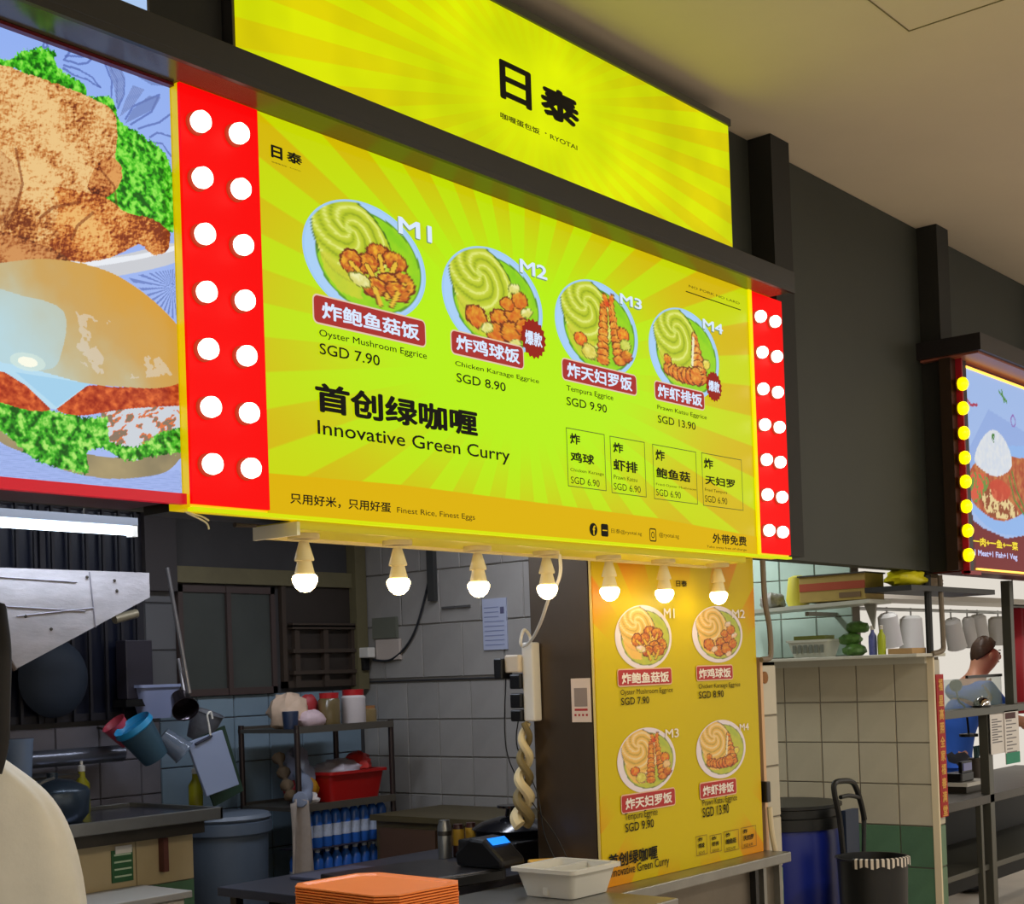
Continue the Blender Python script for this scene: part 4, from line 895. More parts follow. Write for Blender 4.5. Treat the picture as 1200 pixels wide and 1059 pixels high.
# round blue-grey wok behind/below hood and black cookware on the ledge
q = P(75, 800, 'y', 4.85)
wk = thing('hanging_wok', (q.x, 4.88, q.z), 'large dark blue wok hung against the barred window under the hood', 'wok')
MB().lathe([(.155, 0), (.13, .03), (.08, .05), (0, .06)], (q.x, 4.92, q.z+.02), 28, 'y').build('bowl', mat('dark_blue_enamel', (36, 46, 60), .7), wk, smooth=True)
MB().tube([(q.x+.0, 4.9, q.z+.16), (q.x, 4.9, q.z+.30)], .009, 8).build('handle', BLACKP, wk)
hw = thing('wall_heater', (3.5, 4.9, 1.5), 'dark slim metal box hung at the right end of the barred window', 'box')
MB().box(3.44, 3.57, 4.86, 4.93, 1.50, 1.74).build('body', mat('charcoal_box', (46, 42, 52), .45), hw, bevel=.004)
MB().box(3.42, 3.60, 4.84, 4.93, 1.47, 1.50).build('bracket', BLACKP, hw)
ld = thing('small_lamp_fitting', (3.4, 4.6, 1.8), 'small dull brass fitting under the right tip of the hood', 'fitting')
q = P(147, 722, 'y', 4.6); MB().tube([q+Vector((-.05, 0, -.012)), q+Vector((.05, 0, .012))], .018, 10).build('body', mat('dull_brass', (150, 140, 116), .4, .4), ld, smooth=True)
MB().tube([q, q+Vector((0, .3, .05))], .006, 6).build('bracket', STEELD, ld)
# wall pipe / ledge along back wall
pl = MB().tube([(2.4, 4.88, 1.285), (3.42, 4.88, 1.285)], .034, 14).build('flue_pipe', mat('grey_pipe', (118, 122, 134), .3, .6), smooth=True, org=(2.9, 4.88, 1.285)); tag(pl, 'horizontal grey metal pipe along the back wall above the sink', 'pipe')
# sink bench
sk_t = thing('sink_bench', (3.1, 4.6, 0), 'stainless sink bench with upturned rim at the left back', 'sink')
MB().box(2.35, 3.44, 4.30, 4.86, 1.058, 1.070).build('worktop', mat('sink_steel', (120, 124, 138), .25, .9, var=.1), sk_t)
for q_ in ((2.35, 3.45, 4.29, 4.305, 1.04, 1.085), (2.35, 3.45, 4.86, 4.875, 1.04, 1.085), (3.435, 3.45, 4.29, 4.875, 1.04, 1.085)): MB().box(*q_).build('rim', STEEL, sk_t, bevel=.003)
MB().box(2.35, 3.40, 4.34, 4.80, .992, 1.058).build('basin', STEELD, sk_t)
bx = thing('tiled_plinth', (3.0, 4.6, 0), 'cream tiled low plinth with green foot carrying the sink', 'plinth')
MB().box(2.35, 3.40, 4.42, 4.85, 0, .988).build('core', GROUT, bx)
MB().box(3.24, 3.262, 4.38, 4.412, .86, .985).build('bracket', mat('rusty_bracket', (96, 52, 44), .6), bx)
zt = P(200, 1033, 'y', 4.42).z
def tile_child(x0, x1, z0, z1, m, nm='tile'): MB().box(x0+.002, x1-.002, 4.412, 4.42, z0+.002, z1-.002).build(nm, m, bx)
for k in range(4):
    x0 = 2.36+.26*k; tile_child(x0, x0+.26, zt, zt+.2, TILEC); tile_child(x0, x0+.26, zt+.2, .986, TILEC); tile_child(x0, x0+.26, zt-.2, zt, TILEG); tile_child(x0, x0+.26, zt-.4, zt-.2, TILEG)
q = P(143, 1014, 'y', 4.41)
lab(MB().box(q.x-.045, q.x+.045, 4.406, 4.412, q.z-.058, q.z+.058).build('sticker', mat('green_label', (46, 96, 58), .5), bx), 'green sticker')
for k in range(4): MB().box(q.x-.036, q.x+.036, 4.403, 4.406, q.z-.04+k*.026, q.z-.034+k*.026).build('print_line', mat('label_line', (190, 210, 180), .5), bx)
MB().box(q.x-.03, q.x+.04, 4.403, 4.407, q.z+.045, q.z+.072).build('tape', WHITEP, bx)
wl = thing('white_lid_box', (2.8, 4.3, 0), 'pale flat box at the bottom left below the patterned carton', 'box')
MB().box(2.6, 3.13, 4.12, 4.39, 0, .80).build('body', mat('pale_carton', (200, 192, 178), .6), wl, bevel=.005)
MB().box(2.58, 3.15, 4.10, 4.40, .80, .825).build('lid', mat('grey_lid', (150, 146, 138), .5), wl, bevel=.003)
# things over / on sink
def wpt(px, py, y): return P(px, py, 'y', y)
bk = thing('hanging_basin', (3.5, 4.9, 1.46), 'pale lilac plastic tub hanging on the wall right of the window', 'basin')
a, b = wpt(150, 803, 4.9), wpt(203, 840, 4.9)
tub(bk, a.x+.01, b.x-.01, 4.82, 4.93, b.z, a.z, mat('lilac_plastic', (150, 160, 196), .45), rim=.01, tp=.03)
MB().tube([((a.x+b.x)/2, 4.93, a.z-.02), ((a.x+b.x)/2, 4.97, a.z+.02)], .006, 6).build('hook', STEELD, bk)
def scoop(name, px, py, r, d, ax, m, label_, cat, y=4.8):
    q = wpt(px, py, y); t = thing(name, q, label_, cat); A = Vector(ax).normalized()
    MB().lathe([(r*.72, -d/2), (r*.95, d*.3), (r, d/2), (r*1.06, d/2), (r*.92, d*.42), (r*.7, -d*.4)], q, 20, A).build('shell', m, t, smooth=True)
    return t, q
t, q = scoop('strainer_basket', 142, 858, .05, .10, (-.62, .1, .75), mat('coral_plastic', (196, 70, 88), .45), 'coral red plastic basket tilted against the blue bucket', 'basket', 4.78)
t, q = scoop('bucket', 170, 870, .075, .15, (-.56, .10, .80), mat('teal_plastic', (52, 82, 98), .5), 'teal bucket with bright blue rim hanging tilted over the sink', 'bucket', 4.66)
A = Vector((-.56, .10, .80)).normalized()
lab(MB().lathe([(.076, -.006), (.082, .0), (.078, .022), (.070, .012), (.066, -.004)], q+A*.072, 20, A).build('rim', mat('bright_blue_plastic', (40, 152, 206), .4), t, smooth=True), 'bright blue rim')
MB().tube([q+Vector((0, .07, .02)), Vector((q.x, 4.975, q.z+.06))], .005, 6).build('hook', STEELD, t)
t, q = scoop('glass_jar', 203, 872, .05, .11, (.5, -.3, -.5), mat('clear_grey', (120, 132, 150), .12, alpha=.6), 'clear glass jar hanging tilted beside the teal bucket', 'jar', 4.62)
t, q = scoop('steel_ladle_cup', 214, 824, .052, .09, (-.3, -.75, -.5), mat('dark_shiny_steel', (86, 78, 84), .18, .9), 'dark shiny metal pot tilted beside the grey basket', 'pot', 4.62)
t, q = scoop('grey_colander', 238, 850, .068, .12, (.2, -.3, .9), mat('grey_mesh_plastic', (104, 106, 112), .5, var=.2, scale=40), 'round grey colander hanging behind the cutting board', 'colander', 4.72)
for i, (a, b, r) in enumerate((((196, 665), (222, 812), .0085), ((209, 772), (216, 812), .0075))):
    q, r_ = wpt(*a, 4.72), wpt(*b, 4.66); o = MB().tube([q, q.lerp(r_, .5), r_], r, 8).build('long_handle', mat('light_steel', (150, 146, 146), .3, .7), smooth=True, org=r_)
    o.name = 'ladle'; tag(o, ('long thin metal handle leaning from the ceiling to the dark pot', 'short metal handle beside the long handle above the dark pot')[i], 'ladle')
cbd = thing('cutting_board', (3.73, 4.6, 1.2), 'pale blue-grey cutting board hanging tilted from a white hook', 'cutting board')
pc = [wpt(a, b, 4.62) for a, b in ((217, 870), (258, 855), (278, 919), (240, 933))]
MB().prism([(p.x, p.z) for p in pc], 'y', 4.605, 4.62).build('board', mat('board_plastic', (150, 162, 190), .5), cbd, bevel=.003)
q0, q1 = wpt(229, 872, 4.60), wpt(248, 862, 4.60); MB().tube([q0, q1], .006, 8).build('hole', mat('dark_hole', (30, 32, 50), .6), cbd)
cable([wpt(247, 864, 4.6), wpt(245, 850, 4.6), wpt(243, 838, 4.6), wpt(247, 834, 4.6), wpt(249, 842, 4.6)], .004, WHITEP, cbd, 'hook')
gbd = thing('green_board', (3.8, 4.7, 1.2), 'dark green thin board hanging behind the pale cutting board', 'cutting board')
pc = [wpt(a, b, 4.68) for a, b in ((222, 868), (262, 850), (284, 926), (250, 945))]
MB().prism([(p.x, p.z) for p in pc], 'y', 4.672, 4.68).build('board', mat('dark_green_board', (44, 66, 50), .5), gbd)
for nm_, px, lb in (('detergent_bottle', 97, 'yellow-green bottle standing left at the back of the sink bench'), ('dish_soap_bottle', 230, 'yellow-green bottle standing right of the sink under the cutting board')):
    zb = 1.071 if px < 150 else 1.021; q = wpt(px, 955 if px < 150 else 950, 4.80); t = thing(nm_, (q.x, 4.80, zb), lb, 'bottle', 'yellow soap bottles')
    h = .16; MB().lathe([(.028, 0), (.03, .02), (.03, h*.7), (.014, h*.85), (.012, h)], (q.x, 4.80, zb), 14).build('body', mat('yellow_green_soap', (170, 164, 20), .4), t, smooth=True)
    MB().lathe([(.014, 0), (.014, .02), (.006, .025), (.006, .04), (0, .041)], (q.x, 4.80, zb+h), 10).build('cap', WHITEP, t, smooth=True)
pot = thing('dark_cookpot', (3.0, 4.55, 1.07), 'dark round cooking pot on the sink bench behind the person in cream', 'pot')
q = wpt(62, 935, 4.56)
MB().lathe([(.10, 0), (.125, .03), (.13, .11), (.12, .125), (.07, .15), (.02, .158), (.02, .18), (0, .182)], (q.x, 4.56, 1.071), 24).build('body', mat('dark_teal_metal', (50, 62, 74), .3, .4), pot, smooth=True)
cable([(q.x-.10, 4.48, 1.17), (q.x-.13, 4.44, 1.22), (q.x-.07, 4.44, 1.24)], .006, STEEL, pot, 'handle')
gj = thing('water_jug', (2.95, 4.7, 1.2), 'bluish clear plastic jug left of the grey pipe', 'jug'); q = wpt(22, 888, 4.7)
MB().lathe([(.045, -.07), (.052, .05), (.055, .07), (.05, .07)], (q.x, 4.70, q.z), 16).build('body', mat('pale_blue_clear', (130, 150, 180), .2), gj, smooth=True)
MB().box(q.x-.2, q.x+.2, 4.62, 4.86, q.z-.085, q.z-.072).build('shelf', STEELD, gj)
# grey wheeled drum beside the sink
gd = thing('grey_bin', (3.85, 4.6, 0), 'tall blue-grey plastic bin between the sink and the rack', 'bin')
MB().lathe([(.15, 0), (.17, .35), (.185, .93), (.2, .94), (.2, .985), (.185, .99)], (3.76, 4.68, 0), 26).build('body', mat('slate_plastic', (78, 90, 106), .45, var=.08), gd, smooth=True)
MB().lathe([(.0, .99), (.19, .99), (.2, 1.0), (.19, 1.015), (0, 1.02)], (3.76, 4.68, 0), 26).build('lid', mat('slate_plastic_lid', (96, 106, 120), .45), gd, smooth=True)

# ---- steel rack
rk = thing('wire_rack', (4.3, 4.65, 0), 'four-tier dark steel rack against the tiled corner', 'rack')
RX0, RX1, RY0, RY1 = 4.02, 4.58, 4.50, 4.86
RM = mat('rack_post_metal', (70, 60, 58), .35, .7); SM = mat('rack_shelf_metal', (112, 106, 96), .4, .7)
for x in (RX0, RX1):
    for y in (RY0, RY1): MB().tube([(x, y, 0), (x, y, 1.365)], .013, 10).build('post', RM, rk, smooth=True)
for z in (.32, .64, 1.03, 1.36):
    MB().box(RX0-.01, RX1+.01, RY0-.01, RY1+.01, z-.028, z-.012).build('shelf', SM, rk)
    for y in (RY0-.016, RY1+.006): MB().box(RX0, RX1, y, y+.008, z-.03, z).build('shelf_rim', SM, rk)
SZ = {1: .308+.32, 2: 1.018, 3: 1.348, 0: .308}
# bottles
BOT = mat('blue_bottle', (40, 92, 176), .25, var=.05); BCAP = mat('white_cap', (206, 214, 226), .4); BLBL = mat('bottle_label', (170, 180, 200), .5, var=.25, scale=30)
bproto = None; nb = 0
for row, y in ((0, RY0+.035), (1, RY0+.115)):
    for lev, z in ((0, .629),):
        for k in range(9):
            x = RX0+.07+k*.0555
            if k == 8 and row: continue
            if bproto is None:
                bproto = thing('water_bottle', (x, y, z), '', 'bottle')
                MB().lathe([(.0235, 0), (.025, .008), (.024, .09), (.025, .15), (.018, .172), (.010, .182), (.010, .190)], (x, y, z), 14).build('body', BOT, bproto, smooth=True)
                MB().lathe([(.0115, .188), (.0115, .202), (0, .203)], (x, y, z), 10).build('cap', BCAP, bproto, smooth=True)
                MB().lathe([(.0256, .05), (.0256, .11)], (x, y, z), 14).build('bottle_label', BLBL, bproto, smooth=True); t = bproto
            else: t = copy_tree(bproto); t.location = (x, y, z)
            nb += 1
            tag(t, 'blue water bottle, %s from the left in the %s row on the lower rack shelf' % (ORD[k], 'front' if row == 0 else 'rear'), 'bottle', ('front' if row == 0 else 'second')+' row of blue bottles')
cr = thing('bottle_crate', (4.3, 4.55, .8), 'thin dark divider board carrying the upper layer of blue bottles', 'board')
MB().box(RX0+.02, RX1-.02, RY0-.005, RY0+.16, .834, .838).build('board', mat('dark_board', (40, 36, 50), .6), cr)
for k in range(9):
    t = copy_tree(bproto); t.location = (RX0+.07+k*.0555, RY0+.035, .839); t.scale = (1, 1, .86)
    if k < 3: 
        for ch in t.children: 
            pass
    tag(t, 'blue water bottle, %s from the left in the upper layer below the red tub' % ORD[k], 'bottle', 'upper layer of blue bottles')
# red tub
rtub = thing('red_tub', (4.46, 4.66, 1.02), 'red rectangular plastic tub on the rack, filled with plastic bags', 'tub')
tub(rtub, 4.235, 4.565, 4.53, 4.80, 1.020, 1.150, mat('red_plastic', (168, 16, 14), .4), rim=.012, th=.006)
def crumple(name, c, sc, m, label_, cat, jit=.35, group=None, seed=1):
    rnd = random.Random(seed); mb = MB(); nu, nv = 16, 10; k = 0
    V = []; 
    for i in range(nv+1):
        ph = -PI/2+PI*i/nv
        for j in range(nu):
            th = 2*PI*j/nu; r = 1+jit*(rnd.random()-.5) if 0 < i < nv else 1
            zz = max(-.8, math.sin(ph)*r); V.append((c[0]+sc[0]*r*math.cos(ph)*math.cos(th), c[1]+sc[1]*r*math.cos(ph)*math.sin(th), c[2]+sc[2]*(zz+.8)))
    Fs = [(i*nu+j, i*nu+(j+1) % nu, (i+1)*nu+(j+1) % nu, (i+1)*nu+j) for i in range(nv) for j in range(nu)]
    o = MB().add(V, Fs).build(name, m, smooth=True, org=c); tag(o, label_, cat, group); return o
PB = mat('clear_bag', (206, 196, 204), .3, alpha=.75, var=.1)
crumple('plastic_bag', (4.40, 4.665, 1.115), (.125, .10, .045), PB, 'crumpled clear pinkish bag heaped in the red tub', 'bag', seed=2)
crumple('plastic_bag', (4.50, 4.64, 1.125), (.05, .07, .055), mat('red_bag', (196, 50, 44), .35), 'small red bag at the right end of the red tub', 'bag', seed=3)
crumple('plastic_bag', (4.20, 4.70, 1.019), (.05, .08, .13), mat('grey_bag', (130, 130, 148), .3, var=.2), 'tall clear grey bag standing left of the red tub', 'bag', seed=4)
crumple('paper_bundle', (4.14, 4.58, 1.019), (.055, .05, .03), mat('white_bundle', (206, 200, 196), .5), 'white bundle lying at the front edge of the rack shelf', 'bundle', seed=5)
crumple('snack_packet', (4.19, 4.62, 1.05), (.04, .04, .045), mat('mustard_packet', (170, 120, 20), .4), 'mustard yellow packet beside the red tub', 'packet', .2, seed=6)
crumple('snack_packet', (4.125, 4.66, 1.05), (.04, .04, .04), mat('dark_red_packet', (120, 14, 22), .4), 'dark red packet above the white bundle on the rack', 'packet', .2, seed=7)
cl = MB(); 
cp = [(4.12, 4.74, 1.23), (4.08, 4.66, 1.16), (4.03, 4.58, 1.10), (4.0, 4.52, 1.06)]
cl.tube(smoothpts(cp, 6), [.02+.012*math.sin(k*1.3) for k in range(19)], 8)
o = cl.build('brown_cloth', mat('brown_cloth', (90, 72, 50), .8), smooth=True, org=(4.05, 4.6, 1.03)); o.name = 'cloth'; tag(o, 'twisted brown cloth running up the left end of the rack', 'cloth')
# towel hanging on left front post
tw = MB(); V = []; Fs = []; nx, nz = 12, 14
for j in range(nz+1):
    for i in range(nx+1):
        u = i/nx; v = j/nz; wd = .05+.035*v
        V.append((3.985+(u-.5)*wd*1.9+.02*v, 4.475-.02*math.sin(u*9+v*2)-.012, 1.045-.36*v+.015*math.sin(u*3)))
for j in range(nz):
    for i in range(nx): Fs.append((j*(nx+1)+i, j*(nx+1)+i+1, (j+1)*(nx+1)+i+1, (j+1)*(nx+1)+i))
o = tw.add(V, Fs).build('towel', mat('grey_towel', (150, 138, 128), .9, var=.1, scale=20), smooth=True, org=(3.99, 4.47, 1.04)); s_ = o.modifiers.new('s', 'SOLIDIFY'); s_.thickness = .006
tag(o, 'grey beige towel hanging from the left front corner of the rack', 'towel')
o = MB().tube(smoothpts([(4.0, 4.47, 1.06), (4.04, 4.50, 1.05), (4.12, 4.56, 1.09), (4.16, 4.66, 1.15)], 6), [.03+.006*math.sin(k) for k in range(19)], 10).build('towel', mat('blue_grey_towel', (116, 124, 142), .9), smooth=True, org=(4.08, 4.52, 1.04)); tag(o, 'rolled blue-grey towel lying across the left end of the middle rack shelf', 'towel')
# jars etc. on the top shelf
def jar(x, y, r, h, body, lid, l, z=1.349):
    t = thing('jar', (x, y, z), l, 'jar', 'red-lidded jars on the rack')
    MB().lathe([(r*.92, 0), (r, .01), (r, h*.78), (r*.8, h*.86)], (x, y, z), 20).build('body', body, t, smooth=True)
    MB().lathe([(r*.86, h*.84), (r*.88, h), (0, h*1.01)], (x, y, z), 20).build('lid', lid, t, smooth=True)
RL = mat('red_lid', (176, 24, 30), .4)
jar(4.265, 4.56, .048, .145, mat('brown_jar', (104, 88, 56), .25, var=.15), RL, 'brown filled plastic jar with red lid on the rack top')
jar(4.41, 4.56, .055, .155, mat('white_jar', (204, 194, 192), .3, var=.05), RL, 'white filled plastic jar with red lid on the rack top')
jar(4.53, 4.60, .045, .08, mat('amber_jar', (150, 128, 86), .3), mat('orange_brown_lid', (172, 120, 74), .4), 'short amber tub at the right end of the rack top')
crumple('flour_bag', (4.10, 4.64, 1.349), (.095, .08, .085), mat('beige_bag', (206, 178, 152), .6, var=.12), 'big beige bag slumped on the rack top', 'bag', .3, seed=8)
crumple('flour_bag', (4.165, 4.57, 1.349), (.075, .05, .042), mat('pink_white_bag', (206, 180, 184), .5, var=.2), 'small pinkish white bag in front of the beige bag', 'bag', .25, seed=9)
crumple('red_packet', (4.20, 4.62, 1.40), (.05, .03, .05), mat('maroon_packet', (160, 46, 50), .5), 'maroon packet behind the brown jar on the rack top', 'packet', .2, seed=10)
o = MB().lathe([(.03, 0), (.036, .07), (.034, .075)], (4.04, 4.56, 1.349), 14).build('cup', mat('navy_cup', (34, 46, 70), .4), smooth=True, org=(4.04, 4.56, 1.349)); tag(o, 'small navy cup at the left front corner of the rack top', 'cup')
# wall sockets, notice, cable on tile wall
so = thing('wall_socket', (4.87, 4.8, 1.66), 'cream double wall socket with plug on the kitchen tiles', 'socket')
MB().box(4.86, 4.878, 4.70, 4.86, 1.635, 1.735).build('plate', mat('pinkish_socket', (196, 182, 170), .4), so, bevel=.004)
MB().box(4.81, 4.86, 4.86, 4.94, 1.65, 1.70).build('plug', WHITEP, so, bevel=.006); MB().box(4.82, 4.86, 4.90, 4.95, 1.59, 1.65).build('plug', BLACKP, so, bevel=.006)
MB().box(4.862, 4.878, 4.72, 4.88, 1.74, 1.84).build('backplate', mat('grey_green_plate', (110, 112, 98), .5), so)
o = cable([(4.866, 4.47, 2.4), (4.866, 4.48, 2.10), (4.866, 4.53, 1.92), (4.866, 4.62, 1.74), (4.862, 4.75, 1.64), (4.862, 4.88, 1.64)], .006, mat('dark_cable', (44, 46, 50), .5), None, 'wall_cable'); tag(o, 'dark cable curving down the tiles to the wall socket', 'cable')
o = MB().box(4.852, 4.878, 4.46, 4.50, 1.90, 2.5).build('conduit', mat('dark_conduit', (62, 62, 60), .5), org=(4.87, 4.48, 1.9)); tag(o, 'dark vertical conduit high on the kitchen tiles', 'conduit')
nn = thing('wall_notice', (4.874, 4.12, 1.63), 'pale blue printed notice sheet taped on the kitchen tiles', 'notice')
MB().box(4.872, 4.879, 4.045, 4.185, 1.66, 1.89).build('sheet', mat('pale_blue_sheet', (178, 184, 206), .6), nn)
mb = MB()
for k in range(9): mb.box(4.8712, 4.872, 4.09 if k > 5 else 4.06, 4.175, 1.68+k*.021, 1.684+k*.021)
mb.build('print_lines', mat('faint_blue_print', (130, 138, 172), .6), nn); MB().box(4.8712, 4.872, 4.058, 4.08, 1.82, 1.85).build('stamp', mat('stamp_grey', (90, 90, 120), .6), nn)
for i, (y, z) in enumerate(((4.30, 1.86), (4.39, 1.86))):
    o = MB().box(4.868, 4.879, y-.04, y+.04, z, z+.010).build('wall_clip', mat('clip_grey', (88, 86, 84), .5), org=(4.87, y, z)); tag(o, ('dark clip strip on tiles nearer the pale notice', 'dark clip strip on tiles nearer the curved cable')[i], 'clip')
o = MB().tube([(4.6, 3.35, 2.03), (4.2, 3.3, 2.0)], .004, 6).build('rod', STEEL, org=(4.4, 3.3, 2.0)); 
bpy.data.objects.remove(o)
o = cable([(2.6, 3.2, 2.05), (2.9, 3.15, 1.99), (2.75, 3.0, 1.97), (2.5, 2.86, 1.96), (2.30, 2.78, 1.945)], .006, mat('brown_cable', (56, 48, 44), .6), None, 'sagging_cable'); tag(o, 'sagging brown cable under the left end of the menu sign', 'cable')
for k in range(2):
    o = cable([(1.97, 2.56, 1.944), (2.0-.01*k, 2.57, 1.935), (2.04+.01*k, 2.58, 1.93-.012*k), (2.06, 2.58, 1.922-.02*k)], .0022, WHITEP, None, 'wire_end'); tag(o, ('upper', 'lower')[k]+' bare white wire end under the red bulb panel', 'wire')
# pipes at poster right
PM = mat('grey_brown_pipe', (120, 108, 92), .5)
o = cable([(4.862, 2.74, 1.955), (4.868, 2.74, 1.80), (4.895, 2.74, 1.70), (4.90, 2.74, 1.61), (4.885, 2.74, 1.575), (4.84, 2.75, 1.57)], .011, PM, None, 'bent_pipe', 8); tag(o, 'grey bent pipe coming down right of the poster top', 'pipe')
o = cable([(6.555, 2.74, 1.95), (6.56, 2.74, 1.80), (6.565, 2.74, 1.64), (6.55, 2.74, 1.59), (6.48, 2.76, 1.575)], .013, PM, None, 'bent_pipe', 8); tag(o, 'grey bent pipe above the end of the red couplet wall', 'pipe')
o = MB().tube([(6.50, 2.78, 1.56), (6.50, 2.78, 1.95)], .018, 8).build('black_conduit', BLACKP, smooth=True, org=(6.5, 2.78, 1.56)); tag(o, 'thick black conduit left of the right bent pipe', 'conduit')
o = cable([(4.87, 2.755, 1.0), (4.872, 2.75, .90), (4.885, 2.74, .80), (4.885, 2.73, .70), (4.872, 2.73, .62), (4.875, 2.74, .5)], .011, mat('ivory_hose', (206, 192, 160), .5), None, 'hose', 8); tag(o, 'ivory hose curling down beside the lower right poster corner', 'hose')
o = MB().box(4.838, 4.868, 2.745, 2.80, 1.02, 1.10).build('latch', BLACKP, bevel=.004, org=(4.85, 2.77, 1.02)); tag(o, 'black latch between the poster and tiled pillar', 'latch')

# ================================================================== MIDDLE BAY (storage)
sh = thing('wall_shelf', (6.4, 3.2, 1.8), 'white upper wall shelf with brackets above the tiled partition', 'shelf')
MB().add([(6.18, 2.93, 1.822), (6.42, 2.93, 1.822), (6.42, 3.75, 1.80), (6.18, 3.75, 1.80), (6.18, 2.93, 1.840), (6.42, 2.93, 1.840), (6.42, 3.75, 1.818), (6.18, 3.75, 1.818)], [(0,1,2,3),(4,5,6,7),(0,1,5,4),(1,2,6,5),(2,3,7,6),(3,0,4,7)]).build('board', mat('pale_shelf', (190, 192, 180), .4), sh)
MB().prism([(3.0, 1.82), (2.94, 1.82), (2.955, 1.70)], 'x', 6.27, 6.285).build('bracket', mat('grey_bracket', (130, 130, 120), .5), sh)
MB().box(6.25, 6.56, 3.28, 3.30, 1.78, 1.80).build('bracket', MATS['grey_bracket'], sh)
lg = thing('ledge_shelf', (6.4, 3.2, 1.56), 'pale lower ledge shelf on top of the tiled partition', 'shelf')
MB().box(6.30, 6.635, 2.76, 3.75, 1.562, 1.578).build('board', mat('pale_ledge', (196, 194, 180), .4), lg, bevel=.003)
MB().box(6.48, 6.51, 2.80, 3.70, 1.53, 1.562).build('support', mat('pale_ledge', (196, 194, 180), .4), lg)
ub = thing('flat_carton', (6.35, 3.1, 1.84), 'flat yellow and red carton on the upper wall shelf', 'carton')
MB().box(6.20, 6.40, 2.955, 3.30, 1.842, 1.97).build('box', mat('yellow_carton', (176, 150, 76), .6, var=.1), ub, bevel=.003)
MB().box(6.197, 6.20, 2.957, 3.298, 1.895, 1.932).build('red_band', mat('red_carton_band', (170, 70, 36), .6), ub)
MB().box(6.197, 6.20, 2.98, 3.09, 1.855, 1.88).build('print', mat('brown_print', (116, 92, 60), .6), ub)
MB().box(6.19, 6.41, 2.95, 3.305, 1.965, 1.972).build('lid', mat('dark_lid', (60, 56, 48), .6), ub)
o = MB().lathe([(.05, 0), (.06, .03), (.045, .14), (.02, .15)], (6.30, 3.36, 1.833), 12).build('yellow_bag', mat('yellow_packet', (206, 196, 70), .5), smooth=True, org=(6.30, 3.36, 1.833)); tag(o, 'yellow packet standing left of the flat carton', 'packet')
crumple('dish_stack', (6.30, 3.50, 1.826), (.07, .06, .045), mat('mottled_dishes', (136, 132, 128), .4, var=.45, scale=40), 'heap of small dishes at the left end of the upper shelf', 'dishes', .3, seed=11)
wbk = thing('white_basket', (6.38, 3.38, 1.58), 'white plastic basket with holes on the lower ledge', 'basket')
tub(wbk, 6.33, 6.47, 3.22, 3.45, 1.579, 1.665, mat('basket_white', (214, 218, 206), .5), rim=.008)
for k in range(6): MB().box(6.328, 6.333, 3.25+k*.03, 3.268+k*.03, 1.60, 1.64).build('slot', mat('basket_slot', (120, 126, 116), .6), wbk)
MB().box(6.35, 6.45, 3.25, 3.42, 1.66, 1.685).build('contents', mat('green_contents', (140, 150, 70), .6), wbk)
for k in range(3):
    crumple('green_packet', (6.36+.02*k, 3.10+.03*(k % 2), 1.579+.055*(k//1)), (.05, .06, .032), mat('green_white_packet', (86, 130, 60), .4, var=.5, scale=30), ('bottom', 'middle', 'topmost')[k]+' green vegetable packet of the pile on the ledge', 'packet', .2, 'green packets', seed=12+k)
for i, (y, m, l) in enumerate(((3.00, mat('blue_white_bottle', (90, 100, 170), .4, var=.3, scale=30), 'small blue and white bottle beside the green packets'), (2.955, mat('lime_bottle', (180, 196, 30), .4), 'small lime bottle beside the blue and white bottle'))):
    t = thing('spray_bottle', (6.35, y, 1.579), l, 'bottle')
    MB().lathe([(.019, 0), (.02, .06), (.019, .09), (.008, .11), (.008, .125)], (6.35, y, 1.579), 12).build('body', m, t, smooth=True); MB().lathe([(.009, .12), (.009, .14), (0, .141)], (6.35, y, 1.579), 10).build('cap', WHITEP, t)
o = MB().box(6.34, 6.5, 2.80, 2.92, 1.579, 1.605).build('wood_box', mat('tan_box', (186, 150, 100), .6, var=.1), org=(6.4, 2.86, 1.579)); o.name = 'flat_box'; tag(o, 'flat tan box at the front end of the ledge', 'box')
crumple('yellow_bag', (6.35, 2.82, 1.895), (.15, .08, .045), mat('bright_yellow_bag', (222, 214, 30), .4), 'bright yellow plastic bag on the dark board below the wall edge', 'bag', .3, seed=20)
crumple('beige_bag', (6.63, 2.84, 1.895), (.12, .07, .04), mat('beige_plastic', (186, 160, 124), .5), 'beige plastic bag below the black post', 'bag', .3, seed=21)
o = MB().box(6.18, 7.2, 2.72, 2.95, 1.868, 1.893).build('dark_board', mat('near_black_board', (34, 34, 32), .5), org=(6.6, 2.8, 1.87)); o.name = 'board'; tag(o, 'dark board under the yellow and beige plastic bags', 'board')
# blue drum
DX = P(986, 950, 'y', 3.08).x-.18
bd = thing('blue_drum', (DX, 3.28, 0), 'blue plastic drum with a black lid behind the tiled pillar', 'drum')
MB().lathe([(.235, 0), (.25, .03), (.255, .2), (.25, .3), (.255, .5), (.25, .75), (.24, .80)], (DX, 3.28, 0), 32).build('body', mat('deep_blue_plastic', (14, 36, 140), .35), bd, smooth=True)
MB().lathe([(.245, .79), (.265, .795), (.265, .845), (.252, .85), (.252, .885), (.265, .89), (.265, .905), (0, .91)], (DX, 3.28, 0), 32).build('lid', mat('black_lid', (18, 20, 18), .4), bd, smooth=True)
